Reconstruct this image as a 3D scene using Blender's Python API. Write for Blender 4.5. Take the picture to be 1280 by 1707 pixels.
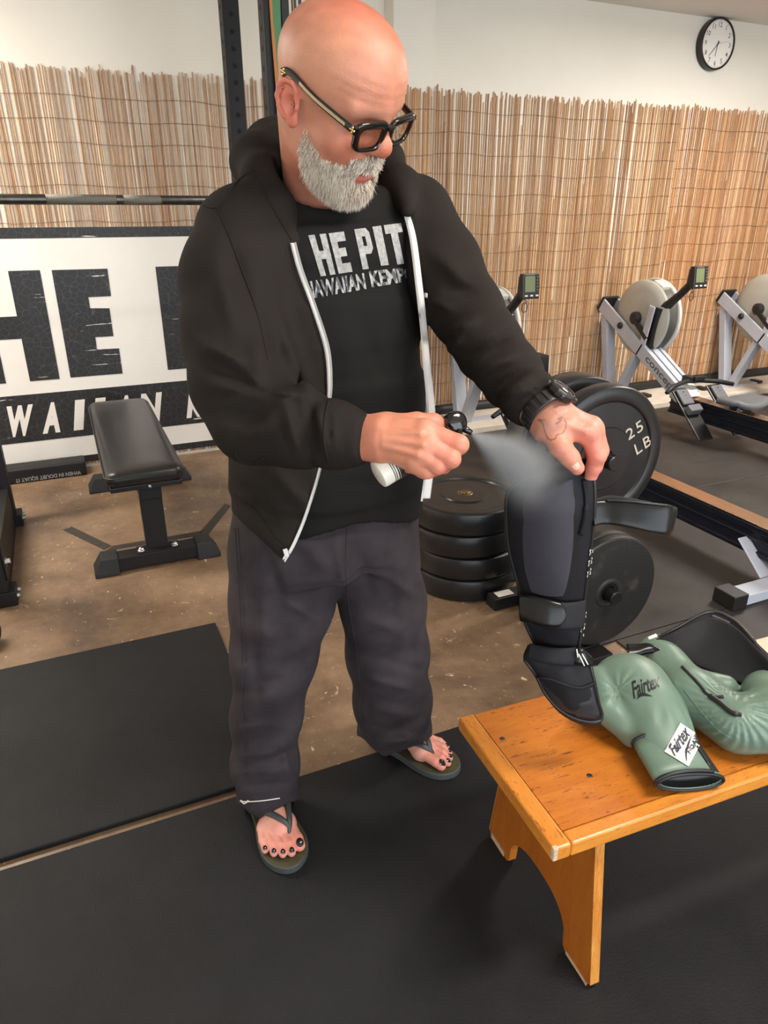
import bpy, bmesh, math, random
import numpy as np
from mathutils import Matrix, Vector
from mathutils.bvhtree import BVHTree
random.seed(7)
rng = np.random.default_rng(7)
S = bpy.context.scene
for o in list(bpy.data.objects):
    bpy.data.objects.remove(o)
COL = S.collection
PI = math.pi
# ---------------------------------------------------------------- camera
FPX, PITCH, YAW, CH = 1170.0, math.radians(23.3), math.radians(24.0), 1.42
FWD = np.array([math.sin(YAW)*math.cos(PITCH), math.cos(YAW)*math.cos(PITCH), -math.sin(PITCH)])
RGT = np.array([math.cos(YAW), -math.sin(YAW), 0.0])
UPV = np.cross(RGT, FWD)
CAM = np.array([0.0, 0.0, CH])
cam = bpy.data.cameras.new('camera')
camo = bpy.data.objects.new('camera', cam)
COL.objects.link(camo)
cam.sensor_fit = 'VERTICAL'
cam.sensor_height = 36.0
cam.lens = 36.0*FPX/1707.0
cam.clip_start = 0.02
camo.matrix_world = Matrix((( RGT[0], UPV[0], -FWD[0], CAM[0]), (RGT[1], UPV[1], -FWD[1], CAM[1]), (RGT[2], UPV[2], -FWD[2], CAM[2]), (0, 0, 0, 1)))
S.camera = camo
# ---------------------------------------------------------------- light
S.view_settings.view_transform = 'Standard'
S.view_settings.look = 'None'
S.view_settings.gamma = 1
S.view_settings.use_curve_mapping = False
S.view_settings.exposure = 0.32
w = bpy.data.worlds.new('overcast_sky')
S.world = w
w.use_nodes = True
w.node_tree.nodes['Background'].inputs[0].default_value = (0.86, 0.93, 1.0, 1)
w.node_tree.nodes['Background'].inputs[1].default_value = 3.3
def area(name, loc, rot, sx, sy, power, color=(1, 1, 1), portal=False):
    l = bpy.data.lights.new(name, 'AREA')
    l.shape = 'RECTANGLE'; l.size = sx; l.size_y = sy; l.energy = power; l.color = color
    l.cycles.is_portal = portal
    o = bpy.data.objects.new(name, l); o.location = loc; o.rotation_euler = rot
    COL.objects.link(o)
    return o
area('garage_door_daylight', (1.5, -2.9, 1.35), (PI/2, 0, 0), 7.6, 2.4, 1, portal=True)
# ---------------------------------------------------------------- helpers
def ray(x, y):
    return FWD + RGT*(x-640.0)/FPX - UPV*(y-853.5)/FPX
def dep(x, y, D):                      # point at axial depth D behind the photo position
    return CAM + ray(x, y)*D
def flr(x, y, z=0.0):
    d = ray(x, y); return CAM + d*(z-CH)/d[2]
def yp(x, y, Y):
    d = ray(x, y); return CAM + d*Y/d[1]
def xp(x, y, X):
    d = ray(x, y); return CAM + d*X/d[0]
def nrm(v):
    v = np.asarray(v, float); return v/np.linalg.norm(v)
def frame(zdir, xhint=(1, 0, 0)):      # 3x3 with columns x,y,z
    z = nrm(zdir); x = np.asarray(xhint, float); x = x-z*(x@z)
    if np.linalg.norm(x) < 1e-6: x = np.array([0, 1, 0.0])-z*z[1]
    x = nrm(x); return np.stack([x, np.cross(z, x), z], 1)
class MB:
    def __init__(s): s.v = []; s.f = []; s.mi = []; s.sm = []
    def add(s, V, F, mi=0, sm=False):
        b = len(s.v); s.v += [tuple(map(float, p)) for p in V]
        for f in F: s.f.append(tuple(b+i for i in f)); s.mi.append(mi); s.sm.append(sm)
        return s
    def box(s, c, d, R=None, mi=0):
        c = np.asarray(c, float); h = np.asarray(d, float)/2; R = np.eye(3) if R is None else R
        V = [c+R@(h*np.array(q)) for q in ((-1,-1,-1),(1,-1,-1),(1,1,-1),(-1,1,-1),(-1,-1,1),(1,-1,1),(1,1,1),(-1,1,1))]
        return s.add(V, [(0,3,2,1),(4,5,6,7),(0,1,5,4),(1,2,6,5),(2,3,7,6),(3,0,4,7)], mi)
    def mm(s, lo, hi, mi=0):
        lo = np.asarray(lo, float); hi = np.asarray(hi, float); return s.box((lo+hi)/2, hi-lo, mi=mi)
    def bar(s, a, b, w, h, xh=(1, 0, 0), mi=0):
        a = np.asarray(a, float); b = np.asarray(b, float)
        return s.box((a+b)/2, (w, h, np.linalg.norm(b-a)), frame(b-a, xh), mi)
    def tube(s, P, r, n=10, cap=True, mi=0, sm=True, xh=(0.3, 0.2, 1), flat=1.0):
        P = [np.asarray(p, float) for p in P]; m = len(P)
        r = [r]*m if np.isscalar(r) else r
        V = []; px = None
        for i in range(m):
            t = P[min(i+1, m-1)]-P[max(i-1, 0)]
            R = frame(t, xh if px is None else px); px = R[:, 0]
            for k in range(n):
                a = 2*PI*k/n; V.append(P[i]+R[:, 0]*math.cos(a)*r[i]+R[:, 1]*math.sin(a)*r[i]*flat)
        F = [(i*n+k, i*n+(k+1) % n, (i+1)*n+(k+1) % n, (i+1)*n+k) for i in range(m-1) for k in range(n)]
        if cap: F += [tuple(range(n-1, -1, -1)), tuple((m-1)*n+k for k in range(n))]
        return s.add(V, F, mi, sm)
    def cyl(s, a, b, r, n=16, mi=0): return s.tube([a, b], r, n, mi=mi, sm=False)
    def lathe(s, prof, o=(0, 0, 0), R=None, n=32, mi=0, sm=False, arc=1.0):
        o = np.asarray(o, float); R = np.eye(3) if R is None else R; m = len(prof); V = []
        for (r, z) in prof:
            for k in range(n):
                a = 2*PI*k/n; V.append(o+R@np.array([r*math.cos(a), r*math.sin(a), z]))
        F = [(i*n+k, i*n+(k+1) % n, (i+1)*n+(k+1) % n, (i+1)*n+k) for i in range(m-1) for k in range(n)]
        return s.add(V, F, mi, sm)
    def prism(s, poly, t, o=(0, 0, 0), R=None, mi=0):   # polygon in local xy, thickness t along local z from 0
        o = np.asarray(o, float); R = np.eye(3) if R is None else R; n = len(poly)
        a = sum(poly[i][0]*poly[(i+1) % n][1]-poly[(i+1) % n][0]*poly[i][1] for i in range(n))
        if a < 0: poly = poly[::-1]
        V = [o+R@np.array([x, y, 0.0]) for x, y in poly]+[o+R@np.array([x, y, t]) for x, y in poly]
        F = [tuple(range(n-1, -1, -1)), tuple(range(n, 2*n))]+[(i, (i+1) % n, n+(i+1) % n, n+i) for i in range(n)]
        return s.add(V, F, mi)
    def grid(s, G, mi=0, sm=True, closed=False):        # G[i][j] points
        m, n = len(G), len(G[0]); V = [p for row in G for p in row]
        F = [(i*n+j, i*n+(j+1) % n, (i+1)*n+(j+1) % n, (i+1)*n+j) for i in range(m-1) for j in range(n if closed else n-1)]
        return s.add(V, F, mi, sm)
def place(o, parent, world=True):
    COL.objects.link(o)
    if parent is not None:
        o.parent = parent
def wm(o):
    M = o.matrix_basis.copy()
    return wm(o.parent) @ M if o.parent else M
def obj(name, mb, mats, parent=None, bevel=0, world=True, seg=2, fix=True):
    me = bpy.data.meshes.new(name)
    me.from_pydata(mb.v, [], mb.f)
    if not isinstance(mats, (list, tuple)): mats = [mats]
    for m in mats: me.materials.append(m)
    me.polygons.foreach_set('material_index', mb.mi)
    me.polygons.foreach_set('use_smooth', mb.sm)
    if fix:
        bm = bmesh.new(); bm.from_mesh(me); bmesh.ops.recalc_face_normals(bm, faces=bm.faces); bm.to_mesh(me); bm.free()
    if parent is not None and world: me.transform(wm(parent).inverted())
    o = bpy.data.objects.new(name, me)
    place(o, parent)
    if bevel:
        b = o.modifiers.new('bevel', 'BEVEL'); b.width = bevel; b.segments = seg; b.limit_method = 'ANGLE'; b.angle_limit = 0.6
        b.harden_normals = False
    return o
def tag(o, label=None, cat=None, group=None, kind=None):
    if label: o['label'] = label
    if cat: o['category'] = cat
    if group: o['group'] = group
    if kind: o['kind'] = kind
    return o
def thing(name, label, cat, loc=(0, 0, 0), rz=0.0, group=None):
    o = bpy.data.objects.new(name, None); o.empty_display_size = 0.1
    o.location = loc; o.rotation_euler = (0, 0, rz); COL.objects.link(o)
    return tag(o, label, cat, group)
def clone(root, loc=None, rz=None, label=None, group=None):
    r = root.copy(); COL.objects.link(r)
    if loc is not None: r.location = loc
    if rz is not None: r.rotation_euler = (0, 0, rz)
    if label: r['label'] = label
    if group: r['group'] = group
    for ch in list(root.children):
        c = ch.copy(); COL.objects.link(c); c.parent = r
        for g in list(ch.children):
            d = g.copy(); COL.objects.link(d); d.parent = c
    return r
# ---------------------------------------------------------------- materials
def mat(name, col, rough=0.5, metal=0.0, var=0.0, vscale=8.0, bump=0.0, bscale=60.0, col2=None, attr=None, spec=0.5, stretch=(1, 1, 1), sheen=0.0, coat=0.0, sss=0.0, rvar=0.0):
    m = bpy.data.materials.new(name); m.use_nodes = True
    nt = m.node_tree; N = nt.nodes; L = nt.links; b = N['Principled BSDF']
    b.inputs['Roughness'].default_value = rough; b.inputs['Metallic'].default_value = metal
    b.inputs['Specular IOR Level'].default_value = spec
    b.inputs['Base Color'].default_value = (*col, 1)
    if sheen: b.inputs['Sheen Weight'].default_value = sheen; b.inputs['Sheen Roughness'].default_value = 0.6
    if coat: b.inputs['Coat Weight'].default_value = coat; b.inputs['Coat Roughness'].default_value = 0.12
    if sss:
        b.inputs['Subsurface Weight'].default_value = sss; b.inputs['Subsurface Radius'].default_value = (0.012, 0.004, 0.002); b.inputs['Subsurface Scale'].default_value = 0.6
    tc = N.new('ShaderNodeTexCoord'); mp = N.new('ShaderNodeMapping'); mp.inputs['Scale'].default_value = stretch
    L.new(tc.outputs['Object'], mp.inputs[0])
    base = None
    if attr:
        a = N.new('ShaderNodeAttribute'); a.attribute_name = attr; base = a.outputs['Color']
        L.new(base, b.inputs['Base Color'])
    if var or col2:
        n = N.new('ShaderNodeTexNoise'); n.inputs['Scale'].default_value = vscale; n.inputs['Detail'].default_value = 6; n.inputs['Roughness'].default_value = 0.62
        L.new(mp.outputs[0], n.inputs[0])
        r = N.new('ShaderNodeMapRange'); r.inputs[1].default_value = 0.33; r.inputs[2].default_value = 0.67
        L.new(n.outputs[0], r.inputs[0])
        mx = N.new('ShaderNodeMix'); mx.data_type = 'RGBA'
        if col2 is not None and not attr:
            mx.inputs[6].default_value = (*col, 1); mx.inputs[7].default_value = (*col2, 1)
        elif attr:
            mx.blend_type = 'MULTIPLY'; L.new(base, mx.inputs[6]); mx.inputs[7].default_value = tuple([1-var]*3)+(1,)
        else:
            mx.inputs[6].default_value = tuple(c*(1-var) for c in col)+(1,); mx.inputs[7].default_value = tuple(min(1, c*(1+var)) for c in col)+(1,)
        L.new(r.outputs[0], mx.inputs[0]); L.new(mx.outputs[2], b.inputs['Base Color'])
        if rvar:
            rr = N.new('ShaderNodeMapRange'); rr.inputs[3].default_value = rough-rvar; rr.inputs[4].default_value = rough+rvar
            L.new(r.outputs[0], rr.inputs[0]); L.new(rr.outputs[0], b.inputs['Roughness'])
    if bump:
        n2 = N.new('ShaderNodeTexNoise'); n2.inputs['Scale'].default_value = bscale; n2.inputs['Detail'].default_value = 4
        L.new(mp.outputs[0], n2.inputs[0])
        bp = N.new('ShaderNodeBump'); bp.inputs['Strength'].default_value = bump; bp.inputs['Distance'].default_value = 0.004
        L.new(n2.outputs[0], bp.inputs['Height']); L.new(bp.outputs[0], b.inputs['Normal'])
    return m
M = {}
def text_faces(txt, size=1.0, bold=0.0, shear=0.0, spacing=1.0, res=3):
    cu = bpy.data.curves.new('lettering', 'FONT'); cu.body = txt; cu.size = size; cu.offset = bold; cu.shear = shear; cu.space_character = spacing
    cu.resolution_u = res; cu.fill_mode = 'FRONT'
    o = bpy.data.objects.new('lettering', cu); COL.objects.link(o)
    dg = bpy.context.evaluated_depsgraph_get(); me = o.evaluated_get(dg).to_mesh()
    V = np.array([v.co[:2] for v in me.vertices]); F = [tuple(p.vertices) for p in me.polygons]
    o.evaluated_get(dg).to_mesh_clear(); bpy.data.objects.remove(o); bpy.data.curves.remove(cu)
    return V, F
def text_mb(txt, o, ex, ey, size=1.0, bold=0.0, shear=0.0, spacing=1.0, width=None, thick=0.0, center=True, lift=0.0):
    V, F = text_faces(txt, 1.0, bold, shear, spacing)
    lo, hi = V.min(0), V.max(0)
    V = V-lo; sx = size/(hi[1]-lo[1]); sy = sx
    if width: sx = width/(hi[0]-lo[0])
    V = V*[sx, sy]
    if center: V = V-(V.max(0))/2
    o = np.asarray(o, float); ex = nrm(ex); ey = nrm(ey); ez = np.cross(ex, ey)
    mb = MB(); mb.add([o+ex*a+ey*b+ez*(lift+thick) for a, b in V], F)
    if thick:
        from collections import Counter
        E = Counter(); D = {}
        for f in F:
            for i in range(len(f)):
                a, b = f[i], f[(i+1) % len(f)]; E[frozenset((a, b))] += 1; D[frozenset((a, b))] = (a, b)
        n = len(V); W = [o+ex*a+ey*b+ez*(lift+thick) for a, b in V]+[o+ex*a+ey*b+ez*lift for a, b in V]
        mb = MB(); mb.add(W, list(F)+[(D[e][1], D[e][0], n+D[e][0], n+D[e][1]) for e in E if E[e] == 1])
    return mb
# ---------------------------------------------------------------- signed distance modelling
def smin(a, b, k):
    h = np.clip(0.5+0.5*(b-a)/k, 0, 1); return b+(a-b)*h-k*h*(1-h)
def smax(a, b, k): return -smin(-a, -b, k)
def sd_sph(P, c, r): return np.linalg.norm(P-np.asarray(c, np.float32), axis=1)-r
def sd_cap(P, a, b, ra, rb=None):
    a = np.asarray(a, np.float32); b = np.asarray(b, np.float32); rb = ra if rb is None else rb
    ab = b-a; t = np.clip((P-a)@ab/max(ab@ab, 1e-9), 0, 1)
    return np.linalg.norm(P-a-t[:, None]*ab, axis=1)-(ra+(rb-ra)*t)
def sd_ell(P, c, r, R=None):
    q = P-np.asarray(c, np.float32)
    if R is not None: q = q@np.asarray(R, np.float32)
    r = np.asarray(r, np.float32); k0 = np.linalg.norm(q/r, axis=1); k1 = np.linalg.norm(q/(r*r), axis=1)
    return k0*(k0-1)/np.maximum(k1, 1e-6)
def sd_box(P, c, h, R=None, rd=0.0):
    q = P-np.asarray(c, np.float32)
    if R is not None: q = q@np.asarray(R, np.float32)
    q = np.abs(q)-(np.asarray(h, np.float32)-rd)
    return np.linalg.norm(np.maximum(q, 0), axis=1)+np.minimum(q.max(1), 0)-rd
def sd_chain(P, pts, rs, k=0.0):
    d = None
    for i in range(len(pts)-1):
        e = sd_cap(P, pts[i], pts[i+1], rs[i], rs[i+1]); d = e if d is None else (np.minimum(d, e) if k == 0 else smin(d, e, k))
    return d
def sd_loft(P, cs, ax, rx, ry, pw=2.0, xd=(1, 0, 0), k=0.02):
    """body along a poly-line of centres; superelliptic sections (half widths rx, ry)"""
    cs = np.asarray(cs, np.float32); best = None
    for i in range(len(cs)-1):
        a, b = cs[i], cs[i+1]; ab = b-a; L = np.linalg.norm(ab); t = np.clip((P-a)@ab/(L*L), -0.035/L if i else 0, 1+(0.035/L if i < len(cs)-2 else 0))
        q = P-a-t[:, None]*ab; t = np.clip(t, 0, 1)
        x = np.asarray(xd[i] if np.ndim(xd) > 1 else xd, np.float32); z = ab/L; x = x-z*(x@z); x = x/np.linalg.norm(x); y = np.cross(z, x)
        X = rx[i]+(rx[i+1]-rx[i])*t; Y = ry[i]+(ry[i+1]-ry[i])*t
        qx = q@x; qy = q@y; qz = q@z
        kk = (np.abs(qx/X)**pw+np.abs(qy/Y)**pw+1e-9)**(1/pw)
        m = np.sqrt(qx*qx+qy*qy)+1e-9
        d = (kk-1)*np.minimum(X, Y)*0.5+(kk-1)*(m/np.maximum(kk, 1e-4))*0.5
        d = np.where(np.abs(qz) > 1e-6, np.sqrt(np.maximum(d, 0)**2+qz*qz)+np.minimum(d, 0)*0, d)
        best = d if best is None else smin(best, d, k)
    return best
def surf(fn, lo, hi, res, block=8):
    """surface nets over the zero set of fn, evaluated only in blocks near the surface"""
    lo = np.asarray(lo, float); hi = np.asarray(hi, float)
    nb = np.ceil((hi-lo)/(res*block)).astype(int); n = nb*block+1
    D = np.empty(tuple(n), np.float32)
    bc = np.stack(np.meshgrid(*[np.arange(k) for k in nb], indexing='ij'), -1).reshape(-1, 3)
    cen = (lo+(bc*block+block/2)*res).astype(np.float32)
    dc = fn(cen); act = np.abs(dc) < res*block*1.35
    full = np.repeat(np.repeat(np.repeat(dc.reshape(tuple(nb)), block, 0), block, 1), block, 2)
    D[:-1, :-1, :-1] = full; D[-1] = 1; D[:, -1] = 1; D[:, :, -1] = 1
    off = np.stack(np.meshgrid(*[np.arange(block)]*3, indexing='ij'), -1).reshape(-1, 3)
    A = bc[act]
    for s in range(0, len(A), 400):
        idx = (A[s:s+400, None, :]*block+off[None]).reshape(-1, 3)
        D[idx[:, 0], idx[:, 1], idx[:, 2]] = fn((lo+idx*res).astype(np.float32))
    sg = D < 0
    c = np.zeros(tuple(n-1), np.int8)
    for i in (0, 1):
        for j in (0, 1):
            for k in (0, 1): c += sg[i:n[0]-1+i, j:n[1]-1+j, k:n[2]-1+k]
    cells = np.argwhere((c > 0) & (c < 8))
    vid = -np.ones(tuple(n-1), np.int64); vid[tuple(cells.T)] = np.arange(len(cells))
    acc = np.zeros((len(cells), 3)); cnt = np.zeros(len(cells))
    cor = [(i, j, k) for i in (0, 1) for j in (0, 1) for k in (0, 1)]
    for a in cor:
        for ax in range(3):
            if a[ax]: continue
            b = list(a); b[ax] = 1
            da = D[tuple((cells+a).T)]; db = D[tuple((cells+b).T)]; m = (da < 0) != (db < 0)
            t = np.where(m, da/np.where(m, da-db, 1), 0)
            p = np.array(a, float)[None]+t[:, None]*(np.array(b)-np.array(a))[None]
            acc[m] += p[m]; cnt[m] += 1
    V = lo+(cells+acc/cnt[:, None])*res
    F = []
    for ax in range(3):
        u, v = (ax+1) % 3, (ax+2) % 3
        sl = [slice(1, n[i]-1) for i in range(3)]; sl[ax] = slice(0, n[ax]-1)
        s2 = list(sl); s2[ax] = slice(1, n[ax])
        d = sg[tuple(sl)].astype(np.int8)-sg[tuple(s2)]
        e = np.argwhere(d != 0); dd = d[tuple(e.T)]
        st = np.array([1, 1, 1]); st[ax] = 0; e = e+st
        q = []
        for du, dv in ((-1, -1), (0, -1), (0, 0), (-1, 0)):
            g = e.copy(); g[:, u] += du; g[:, v] += dv; q.append(vid[tuple(g.T)])
        q = np.stack(q, 1); q[dd < 0] = q[dd < 0][:, ::-1]; F.append(q[(q >= 0).all(1)])
    return V, np.concatenate(F)
def smooth(V, F, it=2, f=0.5):
    E = np.concatenate([F[:, [0, 1]], F[:, [1, 2]], F[:, [2, 3]], F[:, [3, 0]]]); E = np.concatenate([E, E[:, ::-1]])
    cnt = np.bincount(E[:, 0], minlength=len(V))[:, None]
    for _ in range(it):
        a = np.stack([np.bincount(E[:, 0], V[E[:, 1], k], minlength=len(V)) for k in range(3)], 1)/np.maximum(cnt, 1)
        V = V+(a-V)*f
    return V
def mesh_np(name, V, F, mats, parent=None, cols=None, mi=None, sm=True, world=True):
    me = bpy.data.meshes.new(name)
    V = np.asarray(V, np.float32); F = np.asarray(F, np.int32); k = F.shape[1]
    me.vertices.add(len(V)); me.vertices.foreach_set('co', V.ravel())
    me.loops.add(F.size); me.loops.foreach_set('vertex_index', F.ravel())
    me.polygons.add(len(F)); me.polygons.foreach_set('loop_start', np.arange(len(F), dtype=np.int32)*k)
    me.update(calc_edges=True)
    for m in (mats if isinstance(mats, (list, tuple)) else [mats]): me.materials.append(m)
    me.polygons.foreach_set('use_smooth', np.full(len(F), sm))
    if mi is not None: me.polygons.foreach_set('material_index', np.asarray(mi, np.int32))
    if cols is not None:
        at = me.color_attributes.new('tint', 'FLOAT_COLOR', 'POINT')
        at.data.foreach_set('color', np.concatenate([cols, np.ones((len(V), 1))], 1).astype(np.float32).ravel())
    if parent is not None and world: me.transform(wm(parent).inverted())
    o = bpy.data.objects.new(name, me); place(o, parent)
    return o
def bvh(V, F): return BVHTree.FromPolygons([tuple(v) for v in V], [tuple(f) for f in F])
def hit(tree, x, y, lift=0.0):         # where the sight line through (x, y) meets a surface
    d = nrm(ray(x, y)); r = tree.ray_cast(Vector(CAM), Vector(d))
    if r[0] is None: return None
    n = np.array(r[1]); n = n if n@d < 0 else -n
    return np.array(r[0])+n*lift
def wob(P, f, seed=0):                 # cheap smooth noise in about -1..1
    r = np.random.default_rng(seed); o = 0
    for k in range(4):
        w_ = r.normal(size=3); w_ = w_/np.linalg.norm(w_)*f*(0.7+0.6*r.random()); o = o+np.sin(P@w_.astype(np.float32)+r.random()*6.28)
    return o/2.6
# ================================================================ room
def rgb(r, g, b):
    f = lambda u: u/12.92 if u <= 0.04045 else ((u+0.055)/1.055)**2.4
    return tuple(f(q/255.0) for q in (r, g, b))
WZ = 2.66
M['wall'] = mat('wall_paint', rgb(236, 231, 219), 0.75, var=0.03, vscale=1.2, bump=0.08, bscale=30)
M['ceil'] = mat('ceiling_paint', rgb(225, 220, 212), 0.85)
M['white_trim'] = mat('white_painted_wood', rgb(222, 212, 198), 0.55, var=0.1, vscale=9)
# polished, stained concrete
def concrete():
    m = mat('stained_concrete', rgb(140, 108, 80), 0.42)
    nt = m.node_tree; N = nt.nodes; L = nt.links; b = N['Principled BSDF']; tc = N.new('ShaderNodeTexCoord')
    def noise(sc, det=8, ro=0.6, dist=0.0):
        n = N.new('ShaderNodeTexNoise'); n.inputs['Scale'].default_value = sc; n.inputs['Detail'].default_value = det
        n.inputs['Roughness'].default_value = ro; n.inputs['Distortion'].default_value = dist; L.new(tc.outputs['Object'], n.inputs[0]); return n.outputs[0]
    def ramp(s, p):
        r = N.new('ShaderNodeValToRGB'); L.new(s, r.inputs[0]); e = r.color_ramp.elements
        while len(e) < len(p): e.new(0.5)
        for q, (x, c) in zip(e, p): q.position = x; q.color = (*c, 1)
        return r.outputs[0]
    def mix(a, c, f, bl='MIX'):
        x = N.new('ShaderNodeMix'); x.data_type = 'RGBA'; x.blend_type = bl
        for i, s in ((0, f), (6, a), (7, c)):
            if hasattr(s, 'links'): L.new(s, x.inputs[i])
            else: x.inputs[i].default_value = s if i == 0 else (*s, 1)
        return x.outputs[2]
    base = ramp(noise(2.2, 8, 0.65, 0.4), [(0.3, rgb(100, 80, 64)), (0.5, rgb(138, 112, 88)), (0.72, rgb(164, 136, 108))])
    fine = ramp(noise(22, 8, 0.7), [(0.3, (0.62, 0.6, 0.57)), (0.7, (1.0, 1.0, 1.0))])
    c = mix(base, fine, 0.75, 'MULTIPLY')
    sp = ramp(noise(17, 5, 0.7, 1.2), [(0.635, (0, 0, 0)), (0.685, (1, 1, 1))])
    c = mix(c, rgb(205, 182, 152), sp)
    sp2 = ramp(noise(60, 3, 0.6, 0.6), [(0.69, (0, 0, 0)), (0.72, (1, 1, 1))])
    c = mix(c, rgb(216, 196, 168), sp2)
    L.new(c, b.inputs['Base Color'])
    r = ramp(noise(5, 6), [(0.3, (0.3,)*3), (0.7, (0.55,)*3)]); L.new(r, b.inputs['Roughness'])
    return m
M['concrete'] = concrete()
def struct(name, mb, m, parent=None, bevel=0):
    o = obj(name, mb, m, parent, bevel); tag(o, kind='structure'); return o
X0, X1, Y0, YL, YR = -2.6, 7.6, -3.0, 4.37, 4.46
fl = struct('floor', MB().mm((X0, Y0, -0.1), (X1, YR+0.2, 0)), M['concrete'])
struct('wall_back_left', MB().mm((X0, YL, 0), (1.95, YR+0.2, WZ)), M['wall'])
PD = 0.12
struct('trim_1', MB().mm((1.951, YL-PD, 0), (2.214, YR+0.2, WZ)), M['wall'])
struct('wall_back_right', MB().mm((2.215, YR, 0), (X1, YR+0.2, WZ)), M['wall'])
struct('wall_left', MB().mm((X0-0.2, Y0, 0), (X0, YR+0.2, WZ)), M['wall'])
struct('wall_right', MB().mm((X1, Y0, 0), (X1+0.2, YR+0.2, WZ)), M['wall'])
struct('wall_front', MB().mm((X0, Y0-0.2, 0), (-2.3, Y0, WZ)).mm((5.3, Y0-0.2, 0), (X1, Y0, WZ)).mm((-2.3, Y0-0.2, 2.5), (5.3, Y0, WZ)), M['wall'])
struct('ceiling', MB().mm((X0-0.2, Y0-0.2, WZ), (X1+0.2, YR+0.2, WZ+0.1)), M['ceil'])
# white sill board along the foot of the right wall, with a black hose lying behind it
struct('baseboard_right', MB().mm((2.22, 4.0, 0), (X1, 4.445, 0.045)), M['white_trim'], bevel=0.006)
M['rubber_hose'] = mat('black_hose_rubber', rgb(34, 33, 33), 0.55, bump=0.3, bscale=25)
hp = [(x, 4.398+0.010*math.sin(x*3), 0.045+0.034) for x in np.linspace(2.3, 7.4, 40)]
tag(obj('hose', MB().tube(hp, 0.034, 10), M['rubber_hose']), 'thick black hose lying on white board at foot of reed wall', 'hose')
# ---------------------------------------------------------------- unseen fill lamps added on the ceiling to brighten the walls
M['lamp'] = mat('fill_lamp_diffuser', (1, 1, 1), 0.5)
M['lamp'].node_tree.nodes['Principled BSDF'].inputs['Emission Color'].default_value = (1, 0.93, 0.82, 1)
M['lamp'].node_tree.nodes['Principled BSDF'].inputs['Emission Strength'].default_value = 6.0
M['fill_lamp_case'] = mat('fill_lamp_case', (0.8, 0.8, 0.8), 0.5)
def added_fill_lamp(x, y, rz, power, lab):
    t = thing('added_fill_lamp', lab, 'lamp', (x, y, WZ), rz)
    obj('housing', MB().mm((-0.62, -0.16, -0.06), (0.62, 0.16, 0)), M['fill_lamp_case'], t, world=False)
    obj('diffuser', MB().mm((-0.6, -0.14, -0.075), (0.6, 0.14, -0.061)), M['lamp'], t, world=False)
    area('added_fill_light', (x, y, WZ-0.09), (0, 0, rz), 1.2, 0.28, power, (1, 0.93, 0.84))
added_fill_lamp(4.3, 2.6, 0, 85, 'added fill lamp over the rowing machines')
added_fill_lamp(-1.3, 3.5, 0, 60, 'added fill lamp over the left end of the rack')
added_fill_lamp(1.4, 0.1, 0, 40, 'added fill lamp over the wooden bench')
# ---------------------------------------------------------------- reed screens: thousands of reeds
M['reed'] = mat('dry_reed', (1, 1, 1), 0.5, attr='tint', var=0.22, vscale=14, stretch=(4, 4, 0.6))
M['wire'] = mat('rusty_binding_wire', rgb(120, 84, 60), 0.6)
def reed_screen(label, segs, ztop, zbot, gap, wires, tints, seed):
    """segs: list of (x0, x1, y) wall runs or (x, y0, y1) side runs"""
    r = np.random.default_rng(seed)
    t = thing('reed_screen', label, 'reed screen', (segs[0][0], segs[0][2] if len(segs[0]) == 3 else segs[0][2], zbot))
    V, F, C = [], [], []
    def reed(px, py, nx, ny, z0, z1, rad, tilt, col):
        # half-round reed with three faces, slightly bowed
        tx, ty = -ny, nx; b = len(V)
        zs = (z0, (z0+z1)/2, z1); bow = r.normal()*0.002
        for i, z in enumerate(zs):
            o = tilt*(z-(z0+z1)/2)+(bow if i == 1 else 0)
            for a in (-1, -0.5, 0.5, 1):
                d = rad*math.sqrt(max(0, 1-a*a))+0.0006
                V.append((px+tx*(a*rad+o)+nx*d, py+ty*(a*rad+o)+ny*d, z)); C.append(col)
        for i in range(2):
            for k in range(3): F.append((b+i*4+k, b+i*4+k+1, b+i*4+k+5, b+i*4+k+4))
    for (xa, ya, xb, yb) in segs:
        L = math.hypot(xb-xa, yb-ya); ux, uy = (xb-xa)/L, (yb-ya)/L; nx, ny = uy, -ux
        s = 0.0
        while s < L:
            rad = r.uniform(0.0022, 0.0048)
            zt = ztop(s/L)+r.normal()*0.012-(0.03 if r.random() < 0.08 else 0)
            zb = zbot
            if r.random() < 0.10:
                if r.random() < 0.5: zt = zb+(zt-zb)*r.uniform(0.3, 0.95)
                else: zb = zb+(zt-zb)*r.uniform(0.05, 0.6)
            k = r.random(); base = tints[0] if k < 0.5 else (tints[1] if k < 0.8 else tints[2])
            col = np.array(base)*r.uniform(0.82, 1.22)
            lay = 0.0015+0.004*r.random()
            reed(xa+ux*s+nx*lay, ya+uy*s+ny*lay, nx, ny, zb, zt, rad, r.normal()*0.008, col)
            s += rad*2*r.uniform(0.72, gap)
    V = np.array(V); o = mesh_np('reeds', V, np.array(F), M['reed'], t, np.array(C), sm=False)
    tag(o, kind='stuff')
    for z in wires:
        mb = MB()
        for (xa, ya, xb, yb) in segs:
            n = max(3, int(math.hypot(xb-xa, yb-ya)/0.12)); L = math.hypot(xb-xa, yb-ya); nx, ny = (yb-ya)/L, -(xb-xa)/L
            P = [(xa+(xb-xa)*i/n+nx*0.0115, ya+(yb-ya)*i/n+ny*0.0115, z(i/n) if callable(z) else z+0.006*math.sin(i*1.3+seed)+r.normal()*0.002) for i in range(n+1)]
            mb.tube(P, 0.0012, 4)
        obj('binding_wire', mb, M['wire'], t)
    return t
TL = (rgb(203, 170, 138), rgb(183, 140, 104), rgb(228, 205, 178))
TR = (rgb(202, 160, 116), rgb(178, 130, 88), rgb(226, 192, 150))
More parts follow.
